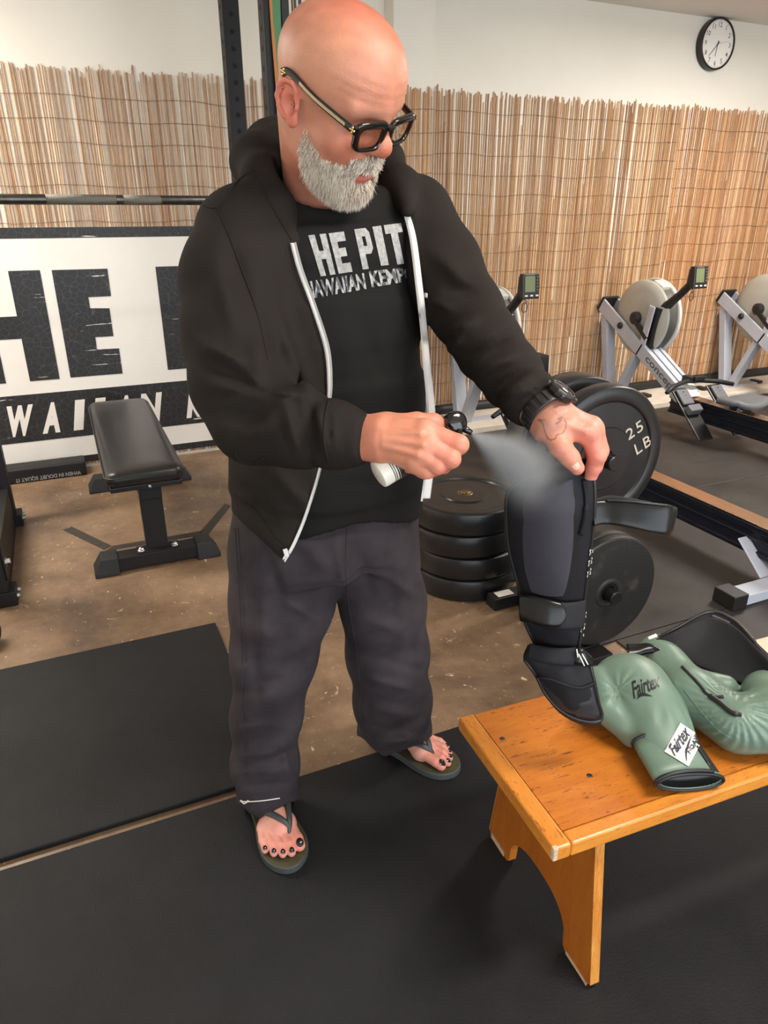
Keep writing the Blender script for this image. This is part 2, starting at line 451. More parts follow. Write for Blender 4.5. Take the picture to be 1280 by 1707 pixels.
reed_screen('pale tan reed screen on the wall above the white banner', [(-0.9, YL, 1.95, YL)], lambda u: 2.055+0.025*u, 0.02, 1.5,
            [1.945, 1.84, 1.735, 1.64, 1.535, 1.455, 1.36], TL, 3)
reed_screen('reed screen wrapped round the white wall pillar behind the man', [(1.95, YL-PD, 2.215, YL-PD), (2.215, YL-PD, 2.215, YR)], lambda u: 2.065, 0.02, 1.2,
            [1.96, 1.84, 1.72, 1.62, 1.51, 1.4, 1.28, 1.15, 1.0, 0.85, 0.7, 0.55, 0.4, 0.25, 0.1], TR, 4)
xs = yp(1125, 260, YR)[0]
reed_screen('long golden reed screen on the right wall behind the rowing machines', [(2.216, YR, xs, YR)], lambda u: 2.10-0.005*u, 0.02, 1.25,
            [1.99, 1.87, 1.75, 1.63, 1.51, 1.39, 1.27, 1.15, 1.02, 0.9, 0.78, 0.66, 0.52, 0.4, 0.26, 0.12], TR, 5)
reed_screen('reed screen on the right wall under the clock, beyond the seam', [(xs+0.004, YR, 7.5, YR)], lambda u: 2.105, 0.02, 1.3,
            [1.97, 1.83, 1.70, 1.57, 1.44, 1.30, 1.17, 1.04, 0.9, 0.77, 0.64, 0.5, 0.36, 0.2], (rgb(186, 132, 88), rgb(202, 152, 106), rgb(228, 186, 142)), 6)
# ---------------------------------------------------------------- banner
M['vinyl_white'] = mat('white_vinyl', rgb(238, 234, 228), 0.4, var=0.03, vscale=3, bump=0.1, bscale=6)
def crackle(name, col, ccol):
    m = mat(name, col, 0.42); nt = m.node_tree; N = nt.nodes; L = nt.links; b = N['Principled BSDF']; tc = N.new('ShaderNodeTexCoord')
    n = N.new('ShaderNodeTexNoise'); n.inputs['Scale'].default_value = 14
    L.new(tc.outputs['Object'], n.inputs[0])
    ad = N.new('ShaderNodeVectorMath'); ad.operation = 'MULTIPLY_ADD'; ad.inputs[1].default_value = (0.035, 0.035, 0.035)
    L.new(n.outputs['Color'], ad.inputs[0]); L.new(tc.outputs['Object'], ad.inputs[2])
    v = N.new('ShaderNodeTexVoronoi'); v.feature = 'DISTANCE_TO_EDGE'; v.inputs['Scale'].default_value = 27; L.new(ad.outputs[0], v.inputs[0])
    r = N.new('ShaderNodeMapRange'); r.inputs[1].default_value = 0.0; r.inputs[2].default_value = 0.035; r.inputs[3].default_value = 1; r.inputs[4].default_value = 0
    L.new(v.outputs['Distance'], r.inputs[0])
    # long white cracks where the vinyl was folded
    mp = N.new('ShaderNodeMapping'); mp.inputs['Scale'].default_value = (1.6, 1.6, 26.0); L.new(tc.outputs['Object'], mp.inputs[0])
    n2 = N.new('ShaderNodeTexNoise'); n2.inputs['Scale'].default_value = 2.4; n2.inputs['Detail'].default_value = 7; n2.inputs['Roughness'].default_value = 0.6; L.new(mp.outputs[0], n2.inputs[0])
    r2 = N.new('ShaderNodeMapRange'); r2.inputs[1].default_value = 0.665; r2.inputs[2].default_value = 0.68; L.new(n2.outputs[0], r2.inputs[0])
    x = N.new('ShaderNodeMix'); x.data_type = 'RGBA'; x.inputs[6].default_value = (*col, 1); x.inputs[7].default_value = (*ccol, 1)
    ml = N.new('ShaderNodeMath'); ml.operation = 'MULTIPLY'; ml.inputs[1].default_value = 0.33; L.new(r.outputs[0], ml.inputs[0]); L.new(ml.outputs[0], x.inputs[0])
    x2 = N.new('ShaderNodeMix'); x2.data_type = 'RGBA'; x2.inputs[7].default_value = (*rgb(225, 222, 215), 1); L.new(x.outputs[2], x2.inputs[6]); L.new(r2.outputs[0], x2.inputs[0])
    L.new(x2.outputs[2], b.inputs['Base Color'])
    return m
M['vinyl_black'] = crackle('cracked_black_print', rgb(32, 31, 32), rgb(120, 118, 115))
YB = YL-0.012
bn = thing('banner', 'large white vinyl gym banner with cracked black lettering behind the flat bench', 'banner', (0.3, YB, 0.02))
def wq(pts): return [(yp(x, y, YB)[0], yp(x, y, YB)[2]) for x, y in pts]
RX = np.array([[1, 0, 0], [0, 0, 1], [0, 1, 0]], float)   # polygon xy -> world xz, thickness along +y
RXf = np.array([[1, 0, 0], [0, 0, -1], [0, 1, 0]], float) # thickness along -y (towards the room)
zt, zb = 1.335, 0.035
obj('sheet', MB().mm((-1.05, YB, zb), (1.85, YB+0.004, zt)), M['vinyl_white'], bn)
TH = 0.0012
def pr(name, polys, m='vinyl_black'):
    mb = MB()
    for p in polys: mb.prism(p, TH, (0, YB-0.0004, 0), RXf)
    return obj(name, mb, M[m], bn)
def rect(xa, za, xb, zb_): return [(xa, za), (xb, za), (xb, zb_), (xa, zb_)]
zbt = wq([(150, 396)])[0][1]
pr('top_border', [rect(-1.05, zbt, 1.85, zt)])
zb2 = wq([(900/2.909, 300+1335/2.909)])[0][1]
pr('bottom_border', [rect(-1.05, zb, 1.85, 0.075)])
b1 = wq([(313, 634)])[0][1]; b0 = wq([(340, 704)])[0][1]
pr('lettering_band', [rect(-1.05, b0, 1.85, b1)])
def L8(pts): return wq([(x/2.909, 300+y/2.909) for x, y in pts])
TH = 0.0018
# H, E and the P of the headline; the T runs off to the left
hz1 = L8([(195, 437)])[0][1]; hz0 = L8([(340, 960)])[0][1]
E_ = L8([(250, 437), (520, 430), (538, 563), (428, 568), (437, 622), (530, 622), (550, 757), (462, 762), (470, 822), (577, 816), (594, 938), (342, 958)])
pr('letter', [E_])
hx = L8([(38, 441), (195, 437), (288, 968), (146, 977), (108, 770), (40, 776), (90, 980)])
xr = np.mean([L8([(195, 437)])[0][0], L8([(288, 968)])[0][0]]); xl2 = np.mean([L8([(38, 441)])[0][0], L8([(146, 977)])[0][0]])
lw = xr-xl2; zc1 = L8([(60, 662)])[0][1]; zc0 = L8([(60, 772)])[0][1]
xl1 = L8([(75, 662)])[0][0]; gp = xl2-L8([(0, 540)])[0][0]
hl = xl2-0.12
pr('letter', [rect(xl2, hz0, xr, hz1), rect(hl-lw, hz0, hl, hz1), rect(hl, zc0, xl2, zc1)])
px0 = np.mean([L8([(752, 420)])[0][0], L8([(815, 920)])[0][0]]); pw_ = L8([(937, 912)])[0][0]-px0
zt_ = hz1; pm0, pm1 = hz0+(hz1-hz0)*0.37, hz0+(hz1-hz0)*0.5
P = px0; lwP = pw_
pr('letter', [rect(P, hz0, P+lwP, hz1), rect(P+lwP, hz1-0.14, P+lwP+0.10, hz1), rect(P+lwP, pm0, P+lwP+0.10, pm0+0.14), rect(P+lwP+0.10, pm0, P+lwP+0.10+lwP, hz1)])
I0 = P+2*lwP+0.16
pr('letter', [rect(I0, hz0, I0+lwP, hz1)]); T0 = I0+lwP+0.06
pr('letter', [rect(T0, hz1-0.14, T0+0.42, hz1), rect(T0+0.12, hz0, T0+0.12+lwP, hz1-0.14)])
# second line, white on black, slanted: ... W A I I A N   K E M P O
lz1 = wq([(60, 300+1085/2.909)])[0][1]; lz0 = wq([(60, 300+1235/2.909)])[0][1]
def white(ch, xa, xb):
    V, F = text_faces(ch, 1.0, 0.06, 0.0); lo, hi = V.min(0), V.max(0); V = (V-lo)/(hi-lo)
    sh = 0.10*(lz1-lz0)
    mb = MB(); mb.add([(xa+(xb-xa)*u+(v-0.5)*sh*2, YB-0.0026, lz0+(lz1-lz0)*v) for u, v in V], F)
    return obj('white_letter', mb, M['vinyl_white'], bn, fix=False)
def xat(x8): return wq([(x8/2.909, 300+1150/2.909)])[0][0]
step = xat(408)-xat(365)
for ch, a, b in (('W', 25, 155), ('A', 208, 296), ('I', 362, 410), ('I', 462, 512), ('A', 572, 655), ('N', 685, 785), ('K', 918, 1005)):
    white(ch, xat(a), xat(b))
k0 = xat(1005)+0.09
for ch, wd in (('E', 0.085), ('M', 0.12), ('P', 0.09), ('O', 0.09)):
    white(ch, k0, k0+wd); k0 += wd+0.075
k0 = xat(25)-0.09
for ch, wd in (('A', 0.09), ('H', 0.09)):
    white(ch, k0-wd, k0); k0 -= wd+0.07
# ---------------------------------------------------------------- clock
M['black_plastic'] = mat('black_plastic', rgb(32, 31, 31), 0.4)
M['clock_face'] = mat('clock_face', rgb(244, 240, 234), 0.4)
M['clock_ink'] = mat('clock_ink', rgb(38, 36, 36), 0.5)
cc = yp(1197, 73, YR-0.05); CR = 0.160
ck = thing('wall_clock', 'round black-rimmed white wall clock high above the reed screen', 'clock', (cc[0], YR, cc[2]))
RC = np.array([[1, 0, 0], [0, 0, -1], [0, 1, 0]], float)  # local x right, y up, z towards room
oc = (cc[0], YR, cc[2])
obj('case', MB().lathe([(CR*0.93, 0.002), (CR, 0.004), (CR, 0.05), (CR-0.004, 0.054), (CR-0.012, 0.053), (CR-0.014, 0.044), (0.001, 0.043)], oc, RC, 48), M['black_plastic'], ck)
obj('dial', MB().lathe([(CR-0.0145, 0.0435), (CR-0.0145, 0.046), (0.0005, 0.046)], oc, RC, 48), M['clock_face'], ck)
tk = MB()
for i in range(60):
    a = 2*PI*i/60; R0 = CR-0.019
    c_ = np.array([math.sin(a), math.cos(a)])*(R0-(0.004 if i % 5 == 0 else 0.003))
    u = np.array([math.sin(a), math.cos(a)])
    Rk = RC@np.array([[u[1], u[0], 0], [-u[0], u[1], 0], [0, 0, 1]])
    tk.box(np.array(oc)+RC@np.array([c_[0], c_[1], 0.0464]), (0.0028 if i % 5 == 0 else 0.0012, 0.009 if i % 5 == 0 else 0.006, 0.0006), Rk)
obj('minute_marks', tk, M['clock_ink'], ck)
for i in range(1, 13):
    a = 2*PI*i/12; p = np.array(oc)+RC@np.array([math.sin(a)*(CR-0.045), math.cos(a)*(CR-0.045), 0.0464])
    obj('numeral', text_mb(str(i), p, (1, 0, 0), (0, 0, 1), size=0.029, bold=0.004), M['clock_ink'], ck, fix=False)
def hand(name, ang, l, wd, zz, back=0.02, m='clock_ink'):
    a = math.radians(ang); u = np.array([math.sin(a), math.cos(a)]); v = np.array([u[1], -u[0]])
    pts = [(-u*back+v*wd/2), (u*l+v*wd*0.3), (u*l-v*wd*0.3), (-u*back-v*wd/2)]
    return obj(name, MB().prism([tuple(q) for q in pts], 0.0008, np.array(oc)+RC@np.array([0, 0, zz]), RC), M[m], ck)
hand('hour_hand', 187, 0.078, 0.006, 0.0475); hand('minute_hand', 222, 0.105, 0.005, 0.049)
M['red_hand'] = mat('grey_red_second_hand', rgb(130, 100, 95), 0.5)
hand('second_hand', 77, 0.105, 0.0018, 0.0505, m='red_hand')
obj('hand_cap', MB().lathe([(0.0045, 0.05), (0.0045, 0.0515), (0.0002, 0.052)], oc, RC, 12), M['clock_ink'], ck)
# ---------------------------------------------------------------- floor mats
def rubber(name, col, ribs=False):
    m = mat(name, col, 0.66, bump=0.3, bscale=190, var=0.22, vscale=5, spec=0.28)
    return m
M['mat_black'] = rubber('black_stall_mat', rgb(27, 27, 29))
M['mat_grey'] = mat('ribbed_rubber_roll', rgb(52, 47, 44), 0.5, var=0.16, vscale=2.2, rvar=0.12)
nt = M['mat_grey'].node_tree; N = nt.nodes; L = nt.links
tc = N.new('ShaderNodeTexCoord'); wv = N.new('ShaderNodeTexWave'); wv.wave_type = 'BANDS'; wv.bands_direction = 'X'; wv.inputs['Scale'].default_value = 34
L.new(tc.outputs['Object'], wv.inputs[0]); bp = N.new('ShaderNodeBump'); bp.inputs['Strength'].default_value = 0.45; bp.inputs['Distance'].default_value = 0.003
L.new(wv.outputs['Fac'], bp.inputs['Height']); L.new(bp.outputs[0], N['Principled BSDF'].inputs['Normal'])
def floor_mat(lab, lo, hi, h, m, group=None):
    o = obj('rubber_mat', MB().mm((lo[0], lo[1], 0), (hi[0], hi[1], h)), m, bevel=0.003)
    return tag(o, lab, 'mat', group)
MH = 0.016
floor_mat('black rubber mat on the concrete left of the man', (-1.5, 1.46, 0), (0.335, 2.29, 0), MH, M['mat_black'])
floor_mat('black rubber mat in the foreground under the wooden bench', (-1.4, -0.6, 0), (1.60, 1.425, 0), MH, M['mat_black'])
g = 'dark rubber flooring under the rowing machines'
y_s = [1.62, 2.62, 3.98]
floor_mat('ribbed dark grey rubber flooring behind the wooden bench', (1.62, 0.2, 0), (7.4, 1.60, 0), 0.008, M['mat_grey'])
floor_mat('dark rubber flooring under the rear feet of the rowing machines', (1.55, 1.604, 0), (7.4, 2.60, 0), 0.008, M['mat_grey'])
floor_mat('dark rubber flooring strip running along the white sill board', (1.55, 2.604, 0), (7.4, 3.98, 0), 0.008, M['mat_grey'])
# ---------------------------------------------------------------- tape on the concrete
M['tape'] = mat('worn_black_tape', rgb(46, 43, 39), 0.6, col2=rgb(66, 58, 50), vscale=40)
def tape(lab, quad):
    o = obj('floor_tape', MB().prism([tuple(q[:2]) for q in quad], 0.0012, (0, 0, 0.0002)), M['tape']); tag(o, lab, 'tape')
def fz(x, y): return flr(x, y, 0)[:2]
z5 = lambda x, y: fz(x/2.909, 820+y/2.909)
tape('left angled strip of black floor tape pointing to the rack', [z5(305, 185), z5(348, 169), z5(540, 262), z5(505, 282)])
tape('middle strip of black floor tape behind the flat bench post', [z5(512, 288), z5(545, 263), z5(975, 190), z5(985, 208)])
tape('right angled strip of black floor tape beside the man', [z5(968, 196), z5(1010, 208), z5(1120, 66), z5(1090, 58)])
# ================================================================ gym equipment
M['steel_black'] = mat('black_powder_coated_steel', rgb(29, 28, 29), 0.5, spec=0.3, bump=0.05, bscale=200)
M['steel_dark'] = mat('dark_steel', rgb(25, 25, 26), 0.35)
M['rubber_black'] = mat('black_rubber', rgb(29, 29, 30), 0.5, var=0.12, vscale=20, bump=0.06, bscale=90)
M['vinyl_pad'] = mat('black_vinyl_pad', rgb(30, 29, 28), 0.33, bump=0.08, bscale=160)
M['chrome'] = mat('zinc_bolt', rgb(200, 200, 200), 0.25, 1.0)
M['bar_steel'] = mat('brushed_bar_steel', rgb(104, 102, 98), 0.38, 1.0, var=0.2, vscale=30)
M['hole'] = mat('tube_hole', rgb(8, 8, 8), 0.8)
# ---------------------------------------------------------------- power rack
RXL, RXR = -0.40, 0.887
rk = thing('power_rack', 'tall black power rack of drilled square uprights around the flat bench', 'rack', (0.24, 3.3, 0))
def upright(x, y, name='upright', right=True):
    h = 2.62; s = 0.0375
    mb = MB().mm((x-s, y-s, 0.004), (x+s, y+s, h))
    o = obj(name, mb, M['steel_black'], rk, bevel=0.004)
    ho = MB()
    k = 0.14
    while k < h-0.1:
        ho.lathe([(0.0105, 0.0), (0.0105, 0.0016), (0.0001, 0.0016)], (x, y-s+0.0010, k), RXf, 12)
        Rm = frame((-1, 0, 0), (0, 1, 0)); ho.lathe([(0.0105, 0.0), (0.0105, 0.0016), (0.0001, 0.0016)], (x-s+0.0010, y, k+0.03), Rm, 12)
        Rm = frame((1, 0, 0), (0, 1, 0)); ho.lathe([(0.0105, 0.0), (0.0105, 0.0016), (0.0001, 0.0016)], (x+s-0.0010, y, k+0.03), Rm, 12)
        k += 0.0645
    tag(obj('drilled_holes', ho, M['hole'], o), kind='stuff')
    return o
upright(RXR-0.004, 3.66); upright(RXR, 3.03); upright(RXL, 3.62); upright(RXL, 2.80)
def rack_part(n, mb, m='steel_black', bv=0.003): return obj(n, mb, M[m], rk, bevel=bv)
rack_part('base_beam', MB().mm((RXL-0.03, 2.84, 0.004), (RXL+0.03, 3.58, 0.2)))
rack_part('base_beam', MB().mm((RXR-0.03, 3.07, 0.004), (RXR+0.026, 3.62, 0.08)))
for y in (3.62, 2.80):
    fp = rack_part('foot_plate', MB().mm((RXL-0.07, y-0.05, 0.0), (RXL+0.062, y+0.05, 0.06)))
    for dy in (-0.025, 0.025):
        obj('bolt', MB().lathe([(0.011, 0), (0.011, 0.007), (0.006, 0.012), (0.0001, 0.013)], (RXL+0.0625, y+dy, 0.032), frame((1, 0, 0)), 6), M['chrome'], fp)
bp_ = rack_part('bracket_plate', MB().mm((RXL+0.038, 2.77, 0.10), (RXL+0.045, 2.83, 0.30)))
obj('bolt', MB().lathe([(0.018, 0), (0.018, 0.004), (0.012, 0.005), (0.012, 0.018), (0.0001, 0.019)], (RXL+0.0455, 2.80, 0.17), frame((1, 0, 0)), 6), M['chrome'], bp_)
obj('label_mark', MB().mm((RXL-0.03, 2.7605, 0.195), (RXL+0.025, 2.7615, 0.203)), M['vinyl_white'], bp_)
rack_part('cross_member', MB().mm((RXL+0.038, 3.62, 2.5), (RXR-0.042, 3.67, 2.56)))
rack_part('cross_member', MB().mm((RXL+0.038, 3.0, 2.5), (RXR-0.038, 3.05, 2.56)))
rack_part('side_beam', MB().mm((RXR-0.025, 3.068, 2.45), (RXR+0.025, 3.62, 2.5)))
rack_part('side_beam', MB().mm((RXL-0.025, 2.838, 2.45), (RXL+0.025, 3.58, 2.5)))
for x in (RXL, RXR):
    yb_ = 2.76 if x < 0 else 2.99
    rack_part('bar_hook', MB().mm((x-0.025, yb_-0.075, 1.41), (x+0.025, yb_, 1.435)).mm((x-0.025, yb_-0.085, 1.41), (x+0.025, yb_-0.075, 1.485)), bv=0.002)
# barbell lying in the hooks
zb_ = 1.452
bb = thing('barbell', 'grey steel barbell held across the rack at shoulder height', 'barbell', (0.2, 2.72, zb_))
pa = np.array([-0.75, 2.706, zb_]); pb = np.array([0.98, 2.965, zb_+0.0])
obj('shaft', MB().tube([pa, pb], 0.0165, 16), M['bar_steel'], bb)
obj('sleeve', MB().tube([pb, pb+nrm(pb-pa)*0.05], 0.026, 16), M['bar_steel'], bb)
M['knurl'] = mat('knurled_bar_steel', rgb(140, 137, 130), 0.5, 1.0, bump=0.8, bscale=500)
for a, b in ((0.44, 0.57), (0.585, 0.66)): obj('knurling', MB().tube([pa+(pb-pa)*a, pa+(pb-pa)*b], 0.0169, 16), M['knurl'], bb)
# resistance bands hanging over the rack's front right upright
def band(lab, col, dx, y, wd, zl, curve):
    m = mat('latex_band', col, 0.55)
    mb = MB(); G = []
    for s in np.linspace(0, 1, 14):
        z = 2.58+(zl-2.58)*s; x = RXR+dx+curve*math.sin(s*9)*0.004
        G.append([np.array([x-wd/2, y+0.01*math.sin(s*5), z]), np.array([x+wd/2, y-0.004+0.01*math.sin(s*5), z])])
    mb.grid(G); G2 = [[p+np.array([0, 0.004, 0]) for p in r] for r in G]
    mb.grid(G2)
    mb.add([G[-1][0], G[-1][1], G2[-1][1], G2[-1][0]], [(0, 1, 2, 3)])
    o = obj('resistance_band', mb, m); tag(o, lab, 'band')
band('wide green resistance band hanging beside the man\'s head', rgb(74, 128, 84), 0.010, 2.968, 0.028, 1.45, 1.0)
band('thin orange resistance band hanging behind the green one', rgb(190, 122, 62), -0.008, 2.975, 0.010, 1.62, 0.6)
band('wide black resistance band hanging right of the green one', rgb(30, 29, 30), 0.046, 2.98, 0.026, 1.5, 0.4)
band('thin dark green resistance band behind the bald head', rgb(58, 92, 78), 0.085, 2.985, 0.008, 1.7, 0.3)
band('thin brown resistance band behind the bald head', rgb(136, 78, 56), 0.074, 2.984, 0.005, 1.66, 0.3)
band('thin plum coloured resistance band behind the bald head', rgb(84, 58, 70), 0.105, 2.986, 0.010, 1.7, 0.5)
# black steel box with upside-down lettering on the floor under the banner
bx = thing('floor_box', 'black steel beam with upside-down white lettering below the banner', 'steel beam', (-0.35, 4.24, 0))
obj('body', MB().mm((-0.75, 4.215, 0.0), (-0.015, 4.345, 0.085)), M['steel_black'], bx, bevel=0.012, seg=3)
M['grey_ink'] = mat('faded_white_lettering', rgb(150, 150, 150), 0.6)
tw = yp(143, 786, 4.2145)[0]-yp(27, 806, 4.2145)[0]
cx_ = (yp(134, 786, 4.2145)[0]+yp(27, 806, 4.2145)[0])/2
obj('lettering', text_mb('WHEN IN DOUBT SQUAT IT', (cx_, 4.2145, 0.022), (-1, 0, 0), (0, 0, -1), size=0.028, bold=0.02, width=tw*0.93), M['grey_ink'], bx, fix=False)
# black rubber end of a tube at the very left
tag(obj('foam_roller', MB().lathe([(0.001, 0), (0.04, 0), (0.046, 0.006), (0.046, 0.6), (0.001, 0.6)], (-0.395, 2.48, 0.0465), frame((-0.93, 0.36, 0.0)), 20), M['rubber_black']), 'black rubber tube lying on the concrete at the left edge', 'roller')
# ---------------------------------------------------------------- flat bench
fb = thing('flat_bench', 'black padded flat weight bench standing before the banner', 'bench', (0.21, 3.4, 0))
G = []
px0, px1, py0, py1, pz = 0.050, 0.358, 2.835, 4.11, 0.452
cx_, cy_ = (px0+px1)/2, (py0+py1)/2
def pad_ring(ins, z):
    hx_, hy_ = (px1-px0)/2-ins, (py1-py0)/2-ins; r = max(0.045-ins*0.6, 0.004); P = []
    for sx, sy, a0 in ((1, 1, 0), (-1, 1, 90), (-1, -1, 180), (1, -1, 270)):
        for k in range(7):
            a = math.radians(a0+90*k/6); P.append(np.array([cx_+sx*(hx_-r)+r*math.cos(a), cy_+sy*(hy_-r)+r*math.sin(a), z]))
    return P
rings = [pad_ring(0.012, pz-0.062), pad_ring(0.002, pz-0.055), pad_ring(0.0, pz-0.03), pad_ring(0.004, pz-0.012), pad_ring(0.016, pz-0.002), pad_ring(0.04, pz+0.003), pad_ring(0.1, pz+0.005), pad_ring(0.145, pz+0.0055)]
mb = MB().grid(rings, closed=True); nR = 28
mb.f += [tuple(range(nR-1, -1, -1)), tuple((len(rings)-1)*nR+k for k in range(nR))]; mb.mi += [0, 0]; mb.sm += [False, True]
obj('pad', mb, M['vinyl_pad'], fb)
pp = [p+np.array([0, 0, 0]) for p in pad_ring(-0.001, pz-0.022)]; obj('piping', MB().tube(pp+[pp[0]], 0.004, 6, cap=False), M['vinyl_pad'], fb)
obj('backing_board', MB().mm((px0+0.012, py0+0.012, pz-0.085), (px1-0.012, py1-0.012, pz-0.063)), M['steel_dark'], fb, bevel=0.004)
obj('spine', MB().mm((0.172, 2.88, pz-0.145), (0.262, 4.02, pz-0.086)), M['steel_black'], fb, bevel=0.003)
for y, zt2 in ((2.925, pz-0.146), (3.935, pz-0.146)):
    obj('post', MB().mm((0.172, y-0.03, 0.072), (0.262, y+0.03, zt2)), M['steel_black'], fb, bevel=0.003)
def foot(y, x0, x1):
    f = obj('foot', MB().mm((x0+0.06, y-0.04, 0.012), (x1-0.06, y+0.04, 0.07)), M['steel_black'], fb, bevel=0.003)
    for x, s in ((x0, 1), (x1, -1)):
        mb = MB(); xa, xb, xc = x, x+s*0.10, x+s*0.035
        V = []
        for xx, z in ((xa, 0), (xb, 0), (xb, 0.078), (xc, 0.078), (xa, 0.02)):
            V += [(xx, y-(0.055 if z < 0.05 else 0.047), z), (xx, y+(0.055 if z < 0.05 else 0.047), z)]
        n = 5; F = [tuple(range(0, 10, 2)), tuple(range(9, 0, -2))]+[(2*i, (2*i+2) % 10, (2*i+3) % 10, 2*i+1) for i in range(n)]
        mb.add(V, F); obj('end_cap', mb, M['rubber_black'], f, bevel=0.003)
    if y < 3.3:
        obj('weld_plate', MB().mm((0.13, y-0.035, 0.0705), (0.305, y+0.035, 0.076)), M['steel_black'], f)
        for xx in (0.148, 0.287): obj('bolt', MB().lathe([(0.016, 0), (0.016, 0.003), (0.0125, 0.003), (0.011, 0.011), (0.006, 0.015), (0.0001, 0.016)], (xx, y-0.012, 0.0765), None, 16, sm=True), M['chrome'], f)
foot(2.905, -0.05, 0.475); foot(3.935, -0.02, 0.525)
obj('screw', MB().lathe([(0.008, 0), (0.007, 0.005), (0.0001, 0.006)], (0.215, py0+0.0115, pz-0.074), frame((0, -1, 0)), 12), M['chrome'], fb)
# ---------------------------------------------------------------- bumper plates
M['bumper'] = mat('bumper_plate_rubber', rgb(31, 31, 32), 0.34, var=0.12, vscale=9, bump=0.05, bscale=60, rvar=0.06)
M['old_bumper'] = mat('dusty_black_plate', rgb(34, 33, 32), 0.5, col2=rgb(74, 70, 64), vscale=14)
M['old_bumper'].node_tree.nodes['Map Range'].inputs[1].default_value = 0.55; M['old_bumper'].node_tree.nodes['Map Range'].inputs[2].default_value = 0.8
M['bushing'] = mat('brass_bushing', rgb(150, 128, 96), 0.35, 0.9)
def plate_prof(R, t, hub=0.095):
    half = [(0.0275, 0.0), (0.0275, t/2-0.004), (0.030, t/2-0.001), (hub-0.004, t/2-0.001), (hub, t/2-0.006), (R*0.78, t/2-0.008), (R*0.80, t/2-0.002), (R*0.82, t/2), (R-0.012, t/2), (R-0.004, t/2-0.004), (R, t/2-0.012)]
    return half+[(r, -z) for r, z in half[::-1]]
def flat_prof(R, t):
    half = [(0.0275, 0.0), (0.0275, t/2), (R-0.02, t/2), (R-0.006, t/2-0.001), (R-0.001, t/2-0.005), (R, t/2-0.010)]
    return half+[(r, -z) for r, z in half[::-1]]
def plate(lab, c, R, t, axis, m='bumper', hub=0.095, group=None, bush=True):
    Rm = frame(axis, (1, 0, 0) if abs(axis[0]) < 0.9 else (0, 1, 0))
    th = thing('weight_plate', lab, 'weight plate', c, 0, group)
    obj('disc', MB().lathe(flat_prof(R, t) if m == 'old_bumper' else plate_prof(R, t, hub), c, Rm, 64, sm=True), M[m], th).modifiers.new('edges', 'EDGE_SPLIT').split_angle = 0.5
    if bush: obj('bushing', MB().lathe([(0.0258, -t/2), (0.0272, -t/2-0.0), (0.032, -t/2-0.0), (0.032, -t/2), (0.0272, -t/2+0.004), (0.0272, t/2-0.004), (0.032, t/2), (0.032, t/2+0.0002), (0.0272, t/2+0.0002), (0.0258, t/2)], c, Rm, 24, sm=True), M['bushing'], th)
    return th
sx, sy, ST = 1.365, 2.255, 0.0945
for i, (lab, dx, dy) in enumerate((('black bumper plate on the concrete, bottom of the stack of four', 0, 0), ('second black bumper plate from the bottom of the stack of four', 0.004, -0.004), ('third black bumper plate from the bottom of the stack', -0.012, 0.004), ('topmost black bumper plate of the stack, brass hole in view', -0.006, 0.0))):
    plate(lab, (sx+dx, sy+dy, ST*(i+0.5)+0.0005*i), 0.223, ST-0.002, (0, 0, 1), group='stack of bumper plates')
# plates hung on the storage tree
ux, uy, uz = yp(1009, 766, 1.56)
up = plate('upper 25 pound bumper plate facing out on the plate tree', (ux, 1.56+0.034, uz), 0.222, 0.068, (0, -1, 0), hub=0.10, bush=False)
pa_, pb_ = yp(1044, 731, 1.565), yp(1074, 709, 1.565); ed = nrm(pb_-pa_); eu = np.cross(np.array([0, -1.0, 0]), ed)
M['raised'] = mat('raised_silver_lettering', rgb(198, 188, 172), 0.4, 0.2)
yf = 1.56+0.0058
for txt, q, sz in (('25', (1057, 717), 0.038), ('LB', (1071, 741), 0.038)):
    p = yp(*q, yf); obj('raised_lettering', text_mb(txt, p, ed, eu, size=sz, width=0.062, thick=0.002, bold=0.0, spacing=1.2), M['raised'], up, fix=False)
plate('rear bumper plate on the upper peg of the plate tree', (ux, 1.56+0.068+0.055+0.05, uz), 0.225, 0.10, (0, -1, 0), bush=False)
lx, ly, lz = yp(1014, 989, 1.545)
lw_ = plate('scuffed thin black plate on the lower peg of the plate tree', (lx, 1.545+0.018, lz), 0.199, 0.036, (0, -1, 0), 'old_bumper', hub=0.06, bush=False)
obj('hub_ring', MB().lathe([(0.031, -0.018), (0.033, 0.0215), (0.044, 0.0225), (0.052, 0.0205), (0.055, 0.0165)], (lx, 1.563, lz), frame((0, -1, 0)), 32, sm=True), M['old_bumper'], lw_)
plate('thin black plate behind the scuffed one on the lower peg', (lx, 1.545+0.036+0.004+0.018, lz), 0.199, 0.036, (0, -1, 0), 'old_bumper', hub=0.06, bush=False)
tr = thing('plate_tree', 'black steel plate storage tree with plates on two pegs', 'plate rack', (1.5, 1.9, 0))
for x, y, z in ((ux, 1.515, uz), (lx, 1.505, lz)):
    pg = obj('peg', MB().lathe([(0.0001, 0), (0.021, 0), (0.024, 0.003), (0.0245, 0.40), (0.0001, 0.40)], (x, y, z), frame((0, 1, 0)), 20, sm=False), M['steel_dark'], tr)
obj('post', MB().bar((1.47, 1.925, 0.05), (1.40, 1.925, 0.98), 0.075, 0.06), M['steel_black'], tr, bevel=0.004)
obj('base_beam', MB().mm((1.44, 1.5605, 0.0), (1.50, 1.9545, 0.05)), M['steel_black'], tr, bevel=0.004)
ft = obj('foot', MB().mm((1.335, 1.955, 0.0), (1.545, 2.018, 0.05)), M['steel_black'], tr, bevel=0.004)
obj('sticker', MB().mm((1.36, 1.968, 0.0502), (1.43, 2.006, 0.0507)), M['vinyl_white'], ft)
obj('foot', MB().mm((1.43, 1.50, 0.0), (1.515, 1.56, 0.045)), M['steel_black'], tr, bevel=0.004)
